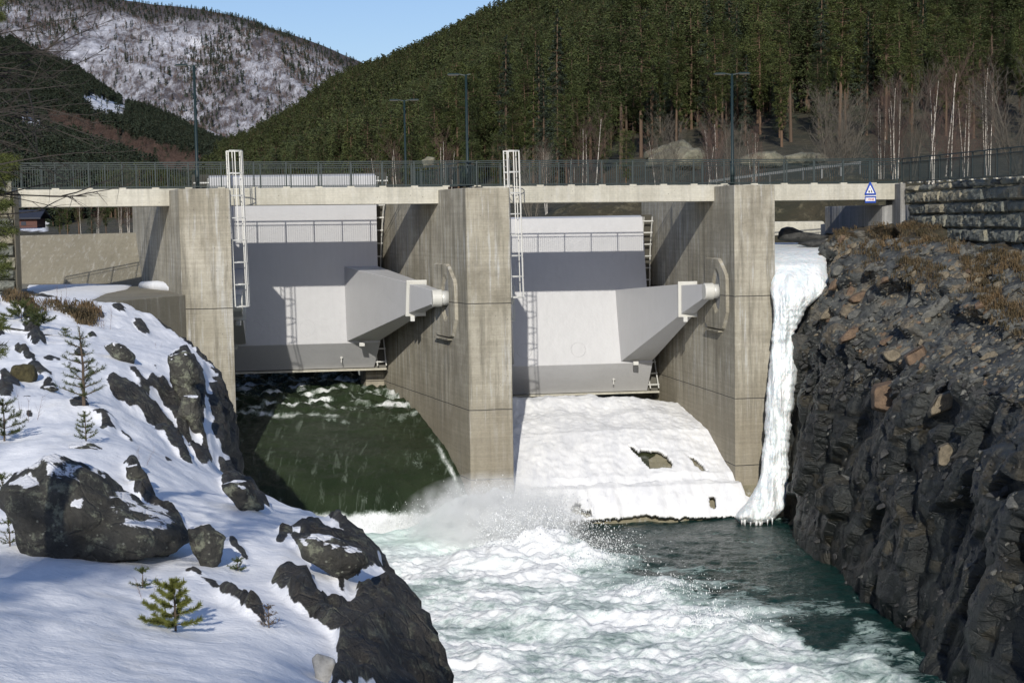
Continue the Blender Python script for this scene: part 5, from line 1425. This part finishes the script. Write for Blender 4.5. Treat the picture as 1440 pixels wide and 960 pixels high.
# --------------------------------------------------------------- bare trees that can be told apart
bw = (M['birch'], M['twig_red']); bg = (M['twig_grey'], M['twig_grey'])
birch = [bare_mesh('birch_tree', 10, 71, bw, 1, .02, 3, .9, .9, .0062, 1.1), bare_mesh('birch_tree', 10, 72, bw, 2, .05, 3, .9, .9, .0058, 1.0), bare_mesh('birch_tree', 10, 73, bw, 4, .10, 3, .9, .9, .0048, .9)]
bush = [bare_mesh('bare_tree', 8, 81, bg, 7, .36, 3, .8, .9, .0052, .9), bare_mesh('bare_tree', 8, 82, bg, 5, .28, 3, .8, .9, .0052, 1.0)]
BT = [(240,200,0,1),(268,175,0,2),(1,1,1,1)]
TR = [  # px, py base, top py, depth, mesh, label
 (558,262,182,118,birch[1],'slender white birch behind the shorter lamp post'), (536,250,196,122,birch[0],'thin reddish birch left of the shorter lamp post'),
 (623,250,172,124,birch[1],'reddish birch with white stem left of the middle lamp post'), (634,252,190,120,birch[0],'small white stemmed birch just left of the middle lamp post'),
 (822,292,150,108,birch[1],'tall birch with two pale stems right of the middle pier ladder'), (833,296,132,106,birch[0],'tallest white birch stem right of the middle pier ladder'), (806,290,205,108,birch[2],'small birch clump nearest the middle pier ladder on its right'),
 (748,290,195,106,bush[0],'grey bare bush straight behind the middle pier ladder'), (768,270,188,112,birch[2],'brownish bare shrub above the railing right of the middle pier ladder'),
 (938,262,150,112,bush[1],'grey bare tree in front of the pale rock knolls'), (925,262,170,113,birch[0],'thin grey stemmed tree beside the pale rock knolls'),
 (993,262,180,104,birch[0],'leftmost white birch near the right lamp post'), (1000,262,152,105,birch[1],'middle white birch near the right lamp post'), (1006,262,140,104,birch[0],'right hand white birch near the right lamp post'), (1024,262,150,107,bush[0],'brownish bare tree directly behind the right lamp post'), (1060,252,165,108,birch[2],'reddish brown bare thicket right of the right lamp post'),
 (1172,248,108,108,bush[1],'many stemmed pale grey tree left of the warning sign'), (1184,248,112,110,bush[0],'spreading grey tree just behind the many stemmed one'),
 (1260,250,90,108,birch[2],'bare reddish tree clump left of the bright white birches'), (1278,252,82,110,bush[1],'tall grey bare trees beside the bright white birches'),
 (1306,256,80,97,birch[0],'brightest straight white birch above the stone wall'), (1313,258,92,98,birch[1],'second bright white birch above the stone wall'), (1332,250,58,106,birch[1],'leaning pale birch right of the bright white birches'),
 (1240,250,112,112,birch[2],'thin bare trees above the warning sign'), (1358,248,95,110,birch[2],'brown bare tree clump above the stone wall'), (1390,246,60,112,birch[2],'reddish bare trees near the right edge'),
 (115,345,270,150,birch[0],'small pale birch seen under the leftmost beam, left one'), (138,345,268,150,birch[1],'small pale birch seen under the leftmost beam, middle one'), (170,342,262,150,birch[2],'reddish birch clump seen under the leftmost beam'), (182,345,262,140,birch[2],'reddish bare shrubs seen beside the left pier'),
 (96,345,262,160,near[2],'dark green pine seen under the leftmost beam'), (112,345,250,175,near[0],'tall dark pine behind the small birches under the leftmost beam'), (150,345,255,180,near[4],'broad dark pine behind the leftmost beam'), (130,345,248,190,near[3],'dark spruce behind the leftmost beam'), (172,345,250,190,near[2],'green pine behind the reddish birch clump on the left'), (85,345,276,140,near[4],'small yellowish green pine at the edge of the snow on the left'),
 (665,255,195,128,near[4],'young bright green pine right of the middle lamp post'), (700,255,185,130,near[4],'young green pine left of the middle pier ladder'), (598,255,188,135,near[2],'young green pine left of the middle lamp post'), (850,262,135,128,near[0],'broad olive pine beside the tall birch stems'), (797,262,128,130,near[1],'tall olive pine left of the tall birch stems'), (880,262,180,124,near[4],'low green pine left of the pale rock knolls'),
]
for (px, pb, pt, Z, me, lb) in TR:
    b = P(px, pb, Z); tp = P(px, pt, Z); X = b.x; gz = terr(X, Z)[0] if Z > 101 else b.z
    gz = min(gz, b.z + 2.0)
    H0 = max(v.co.z for v in me.vertices); s = (tp.z - gz) / H0
    nm_ = me.name.split('.')[0]
    o = bpy.data.objects.new(nm_, me); COL.objects.link(o); o.location = (X, Z, gz); sx_ = min(s, 1.0) if nm_[:4] in ('bare', 'birc') else s
    o.scale = (s, s, s); o.rotation_euler = (0, 0, rn.uniform(0, 6.28)); tag(o, lb, {'pine_tree': 'pine', 'spruce_tree': 'spruce', 'birch_tree': 'birch', 'bare_tree': 'bare tree'}[nm_])
# pale-limbed tree leaning in from the right edge
me = bare_mesh('bare_tree', 8.5, 91, bg, 5, .75, 3, .5, 1.2, .0075, 1.0)
o = bpy.data.objects.new('bare_tree', me); COL.objects.link(o); b = P(1452, 262, 74); o.location = (b.x, 74, b.z - 1); o.rotation_euler = (0, R(-14), 1.0); tag(o, 'pale limbed bare tree leaning in from the right edge of the photo', 'bare tree')
# rock knolls at the foot of the hill
t, c, nb = rock('knoll_rock', (.07, .072, .048), (.22, .205, .15), None, .5, .6, b=.1); M['knoll'] = t.fin(c, .85, nb)
KN = [('pale rounded rock knoll among bare trees left of the right lamp post', [(905,214),(930,205),(960,196),(975,206),(968,222),(930,226),(906,224)], 122), ('long pale rock ledge above the railing left of the right lamp post', [(915,218),(945,207),(985,208),(1000,222),(985,240),(940,240),(905,236)], 119),
      ('pale mossy rock knoll right of the right lamp post', [(1040,222),(1060,214),(1090,212),(1105,222),(1100,236),(1060,238),(1040,232)], 116), ('flat pale rock shelf in the grass left of the warning sign', [(1100,220),(1125,214),(1160,216),(1165,228),(1130,234),(1102,232)], 118),
      ('small pale rock in the clearing left of the middle lamp post', [(592,226),(602,220),(612,222),(610,234),(596,236)], 128)]
for i, (lb, poly, Z) in enumerate(KN): boulder('boulder', lb, poly, Z, .5, M['knoll'], i * 2.3 + 40, group='pale rocks at the foot of the hill', rough=.12)
# road guard rail
M['oldrail'] = paint('weathered_rail', (.17, .175, .17), .6, .1)
g = empty('guard_rail', 'thin grey road guard rail sloping up behind the right end of the footbridge', 'guard rail', loc=tuple(P(1010, 252, 104)))
m = MB(); gp = [P(1000, 255, 104), P(1060, 247, 102), P(1130, 238, 100), P(1210, 229, 97)]
for a_, b_ in zip(gp[:-1], gp[1:]): m.bar(a_, b_, .04, .16)
adopt(m.build('beam', M['oldrail'], None), g)
for k in range(10):
    u = k / 9 * 3; i = min(int(u), 2); p = gp[i].lerp(gp[i + 1], u - i); adopt(MB().bar(p + Vector((0, .1, .1)), p + Vector((0, .1, -1.6)), .08, .08).build('post', M['oldrail'], None), g)
# road embankment carrying the guard rail
V = []
for j in range(6):
    for k in range(60):
        u = k / 59 * 3; i = min(int(u), 2); p = gp[i].lerp(gp[i + 1], u - i)
        off = [(-6, -5.5), (-3, -2.2), (-.4, -.75), (.6, -.62), (5, -.6), (9, -1.4)][j]
        V.append((p.x, p.y + off[0], p.z + off[1] + .15 * fbm(p.x, j * .7, 3)))
tag(grid_mesh('road_bank', V, 6, 60, M['hill'], attrs={'snow': [0.0] * len(V)}), kind='structure')
# cottage far off on the left
h = empty('cottage', 'small red cottage with a snow covered roof seen under the leftmost beam', 'house', loc=tuple(P(48, 318, 260)))
c0 = P(48, 320, 260); m = MB(); m.box(c0 + Vector((-.6, 0, .7)), (3.6, 4.6, 1.5)); M['redwood'] = plain('red_boards', (.10, .045, .035), .8); M['roofdark'] = plain('dark_roof_edge', (.02, .025, .04), .7)
adopt(m.build('wall', M['redwood'], None), h)
m = MB(); x_ = 2.6; c0 = c0 + Vector((-.6, 0, -.5)); m.prism([c0 + Vector((-x_, -3, 1.9)), c0 + Vector((x_, -3, 1.9)), c0 + Vector((x_, 0, 3.2)), c0 + Vector((-x_, 0, 3.2))], (0, 0, .25)); m.prism([c0 + Vector((-x_, 3, 1.9)), c0 + Vector((x_, 3, 1.9)), c0 + Vector((x_, .01, 3.2)), c0 + Vector((-x_, .01, 3.2))], (0, 0, .25))
rf = adopt(m.build('roof', M['roofdark'], None), h)
m = MB(); m.prism([c0 + Vector((-x_ + .2, -2.0, 2.62)), c0 + Vector((x_ - .2, -2.0, 2.62)), c0 + Vector((x_ - .2, 0, 3.5)), c0 + Vector((-x_ + .2, 0, 3.5))], (0, 0, .3)); o = m.build('snow_cover', M['snow'], None); o.parent = rf; o.matrix_parent_inverse = Matrix.Translation(-h.location)
m = MB(); m.box(c0 + Vector((-.4, -2.33, 1.2)), (.8, .05, .6)); m2 = adopt(m.build('window', M['roofdark'], None), h)

# =================================================================== foreground plants
def needles(m, mi, p0, p1, rn, L, n, mat_i, w=.0035):
    ax = (p1 - p0); ln = ax.length
    if ln < 1e-5: return
    ax.normalize()
    for k in range(n):
        p = p0.lerp(p1, rn.random()); a = Vector((rn.gauss(0, 1), rn.gauss(0, 1), rn.gauss(0, 1))); a = (a - ax * a.dot(ax)).normalized()
        d = (ax * rn.uniform(.5, 1.1) + a).normalized(); l = L * rn.uniform(.7, 1.2); s = d.cross(Vector((rn.gauss(0,1), rn.gauss(0,1), rn.gauss(0,1)))).normalized() * w
        m.add([p - s, p + s, p + d * l], [(0, 1, 2)]); mi.append(mat_i)
def sapling(label, base, H, seed, mats, whorls=4, wr=.5, n_need=60, L=.05, nm_='pine_sapling', bare=.12, w=.0042):
    rn = random.Random(seed); r = empty(nm_, label, 'small pine', 'small pines on the snowy bank', loc=tuple(base))
    tr = MB(); top = Vector((rn.uniform(-.05, .05) * H, 0, H)); tr.tube([(0, 0, -.15), top * .5 + Vector((.02 * H, 0, 0)), top], [.022 * H + .004, .014 * H + .003, .005 * H], 6)
    fo = MB(); mi = []
    needles(fo, mi, top * .72, top * 1.0, rn, L, n_need * 2, 0, w)
    for k in range(whorls):
        t_ = lerp(bare, .84, k / max(1, whorls - 1)); c = top * t_; nb = rn.randint(4, 6)
        for b in range(nb):
            a = 6.28 * b / nb + rn.uniform(-.4, .4); l = wr * H * (1 - t_ * .75) * rn.uniform(.55, 1.1)
            d = Vector((math.cos(a), math.sin(a), rn.uniform(.15, .5))); e = c + d * l; e2 = e + Vector((0, 0, l * .25))
            tr.tube([c, c.lerp(e, .6), e], [.007 * H + .002, .005 * H + .0015, .002], 4, cap=False)
            needles(fo, mi, c.lerp(e, .25), e, rn, L, int(n_need * (.6 + l)), 0, w); needles(fo, mi, e, e + (d.normalized() + UP * .5) * L, rn, L, n_need // 3, 0, w)
            if l > .25:
                for s_ in range(int(l * 9)):
                    q = c.lerp(e, rn.uniform(.35, .95)); dd = (d + Vector((rn.gauss(0, .6), rn.gauss(0, .6), .2))).normalized() * l * rn.uniform(.18, .35)
                    tr.tube([q, q + dd], [.003, .0015], 3, cap=False); needles(fo, mi, q, q + dd, rn, L, int(n_need * .55), 0, w)
    o = tr.build('stem', mats[1], r, fix=False); o.parent = r
    o = fo.build('needles', mats[0], r, fix=False); o.parent = r
    return r
M['pine_fg'] = treemat('sapling_needles', (.035, .05, .015), (.07, .085, .022)); M['pine_yel'] = treemat('yellow_sapling_needles', (.10, .115, .02), (.16, .17, .035)); M['stem'] = treemat('sapling_stem', (.07, .05, .035), (.12, .09, .06))  # pine_yel: yellowish green needles of the brightest seedling
def at_px(px, py): return hit(px, py) or P(px, py, 30)
def hpx(base, pxh): return pxh / F * base.y
for (px, py, hp_, lb, mats, wh, wr, nn_, L, sd) in [
    (247, 887, 74, 'bright green pine seedling standing in the snow near the bottom left', ('pine_yel', 'stem'), 5, .60, 300, .055, 1),
    (200, 826, 28, 'tiny dark seedling up left of the bright green seedling', ('pine_fg', 'stem'), 2, .5, 60, .04, 2),
    (118, 570, 112, 'tallest young pine on the snowy bank, with a bare lower stem', ('pine_fg', 'stem'), 8, .36, 55, .075, 3),
    (121, 622, 44, 'small dark pine seedling behind the largest boulder', ('pine_fg', 'stem'), 5, .40, 60, .05, 4),
    (92, 474, 12, 'small dark juniper tuft high on the snowy bank', ('pine_fg', 'stem'), 3, .8, 60, .06, 5),
    (334, 802, 16, 'dark withered tuft in the snow right of the largest boulder', ('pine_fg', 'stem'), 2, .8, 60, .04, 6),
    (378, 882, 34, 'dark bare twiggy seedling near the snowy brink', ('stem', 'stem'), 3, .4, 25, .035, 7),
    (14, 768, 40, 'dark heather clump at the left edge beside the largest boulder', ('pine_fg', 'stem'), 3, .8, 40, .04, 8),
    (30, 450, 26, 'dark green juniper bush at the top left of the bank', ('pine_fg', 'stem'), 4, 1.1, 160, .10, 9),
    (55, 460, 18, 'dark green juniper bush beside the dry grass', ('pine_fg', 'stem'), 4, 1.2, 160, .10, 10),
    (6, 620, 60, 'dark pine twigs poking in from the left edge', ('pine_fg', 'stem'), 5, .6, 90, .07, 12),
    (4, 700, 34, 'small dark pine twigs at the left edge', ('pine_fg', 'stem'), 3, .7, 60, .06, 13)]:
    b = at_px(px, py); sapling(lb, b, hpx(b, hp_), sd, (M[mats[0]], M[mats[1]]), wh, wr, nn_, L)
def shrub(px, py, hp_, lb, seed, spread=.35, m_='twig'):
    b = at_px(px, py); H = hpx(b, hp_); me = bare_mesh('bare_shrub', 1, seed, (M[m_], M[m_]), 3, spread, 1, .3, .6, .006, .35)
    o = bpy.data.objects.new('bare_shrub', me); COL.objects.link(o); o.location = b; o.scale = (H, H, H); tag(o, lb, 'shrub', 'bare shrubs on the snowy bank')
for a in [(38, 590, 62, 'very thin bare twig above a dark stone on the left', 1), (198, 650, 40, 'crooked bare shrub above the rusty rock', 2, .8), (206, 840, 44, 'thin bare stems beside the tiny dark seedling', 3), (146, 462, 48, 'bare twigs in front of the retaining wall', 4, .3), (86, 428, 42, 'thin pale stem standing on the grassy crest', 5, .1), (222, 490, 16, 'tiny twig on the snow near the left pier', 6)]: shrub(*a)
# =================================================================== tree leaning in at the left edge (its trunk stands outside the frame)
rn = random.Random(77)
bt = empty('pine_tree', 'dark pine at the left edge with bare lower twigs reaching into view', 'pine', loc=tuple(Vector((-6.3, 15.0, -4.0))))
tr = MB(); fo = MB(); mi = []
base = Vector((-6.3, 15.0, -4.6)); tr.tube([base, base + UP * 4, base + UP * 9], [.17, .14, .08], 10)
def twig(p, d, L, r, lev):
    pts = [p]; k = 5; dd = d.normalized()
    for i in range(k):
        dd = (dd + Vector((rn.gauss(0, .07), rn.gauss(0, .07), rn.gauss(-.01, .05)))).normalized(); pts.append(pts[-1] + dd * L / k)
    tr.tube(pts, [r * (1 - i / k * .8) for i in range(k + 1)], 5 if lev == 0 else 3, cap=False)
    if lev < 2:
        for b in range([9, 4][lev]):
            u = rn.uniform(.3, .98); i = min(int(u * k), k - 1); q = pts[i].lerp(pts[i + 1], u * k - i)
            twig(q, dd + Vector((rn.gauss(0, .5), rn.gauss(0, .5), rn.gauss(0, .45))), L * rn.uniform(.22, .42), r * .45, lev + 1)
    return pts
for (py0, px1, py1, dz) in [(85, 112, 62, 0), (75, 84, 78, 0), (118, 50, 95, 0), (150, 60, 140, 0), (190, 70, 172, 0), (215, 48, 205, 0), (262, 92, 272, 0), (280, 60, 285, 0), (170, 36, 160, 0), (60, 40, 20, 0), (240, 44, 236, 0), (130, 66, 118, 0), (40, 30, 50, 0)]:
    s0 = P(-200, py0 + 14, 15.0); e_ = P(px1, py1, 14.2 + rn.uniform(-1, 1)); twig(Vector((-6.3, 15.0, s0.z)), e_ - Vector((-6.3, 15, s0.z)), (e_ - Vector((-6.3, 15, s0.z))).length * 1.0, .018, 0)
for (py0, px1, py1) in [(235, 28, 228), (250, 24, 244), (300, 20, 292), (318, 24, 322), (345, 10, 352), (255, 10, 262), (375, 16, 380), (20, 6, 30), (0, 4, 5), (440, 14, 452), (500, 10, 490)]:
    for s_ in range(10):
        e_ = P(px1 + rn.uniform(-14, 2), py1 + rn.uniform(-10, 10), 14.6 + rn.uniform(-.6, .6)); st_ = e_ + Vector((-.45, rn.uniform(-.1, .1), rn.uniform(-.1, .05)))
        needles(fo, mi, st_, e_, rn, .06, 240, 0, .003)
M['dtwig'] = treemat('dark_bare_twigs', (.018, .015, .012), (.05, .042, .034))
M['pine_mid'] = treemat('edge_pine_needles', (.045, .06, .012), (.085, .10, .022))  # olive green needles of the pine at the left edge
adopt(tr.build('trunk', M['dtwig'], None, fix=False), bt)
adopt(fo.build('crown', M['pine_mid'], None, fix=False), bt)
# pines standing behind the photographer's left shoulder: they shade the snow
for (x_, y_, s, mi_) in [(-7.5, -7, .8, 0), (-11.5, -2, .85, 2), (-3.2, -11, .85, 1), (-15.5, 3, .9, 4)]:
    o = bpy.data.objects.new('pine_tree', near[mi_]); COL.objects.link(o); o.location = (x_, y_, -2.2); o.scale = (s, s, s)
    tag(o, 'pine on the near bank outside the photo, shading the snow', 'pine', 'pines standing behind the photographer')
# =================================================================== light, sky, camera
SUN_AZ, SUN_EL = 184.0, 27.0          # where the sun stands: clockwise from +Y
sd = Vector((math.sin(R(SUN_AZ)) * math.cos(R(SUN_EL)), math.cos(R(SUN_AZ)) * math.cos(R(SUN_EL)), math.sin(R(SUN_EL))))
L_ = bpy.data.lights.new('sun', 'SUN'); L_.energy = 3.9; L_.angle = R(.53); L_.color = (1.0, .95, .86)
so_ = bpy.data.objects.new('sun', L_); COL.objects.link(so_); so_.rotation_euler = (-sd).to_track_quat('-Z', 'Y').to_euler(); so_.location = (0, 0, 60)
w = bpy.data.worlds.new('World'); sc.world = w; w.use_nodes = True; nt = w.node_tree; bg_ = nt.nodes['Background']
sky = nt.nodes.new('ShaderNodeTexSky'); sky.sky_type = 'NISHITA'; sky.sun_disc = False; sky.sun_elevation = R(SUN_EL); sky.sun_rotation = R(SUN_AZ); sky.air_density = 1.0; sky.dust_density = .9; sky.ozone_density = 3.5; sky.altitude = 300
mx = nt.nodes.new('ShaderNodeMix'); mx.data_type = 'RGBA'; mx.blend_type = 'MULTIPLY'; mx.inputs[0].default_value = 1; nt.links.new(sky.outputs[0], mx.inputs[6]); mx.inputs[7].default_value = (1.03, 1.0, 1.08, 1); nt.links.new(mx.outputs[2], bg_.inputs[0]); bg_.inputs[1].default_value = .104
cam = bpy.data.cameras.new('camera'); cam.sensor_width = 36; cam.lens = 36 * F / 1440; cam.clip_start = .1; cam.clip_end = 20000
co = bpy.data.objects.new('camera', cam); COL.objects.link(co); co.matrix_world = CAMROT.to_4x4(); sc.camera = co
sc.view_settings.view_transform = 'Standard'; sc.view_settings.look = 'None'; sc.view_settings.exposure = 0; sc.view_settings.gamma = 1; sc.view_settings.use_curve_mapping = False
sc.cycles.max_bounces = 6; sc.cycles.diffuse_bounces = 3; sc.cycles.glossy_bounces = 3; sc.cycles.transmission_bounces = 3; sc.cycles.volume_bounces = 6; sc.cycles.use_denoising = True
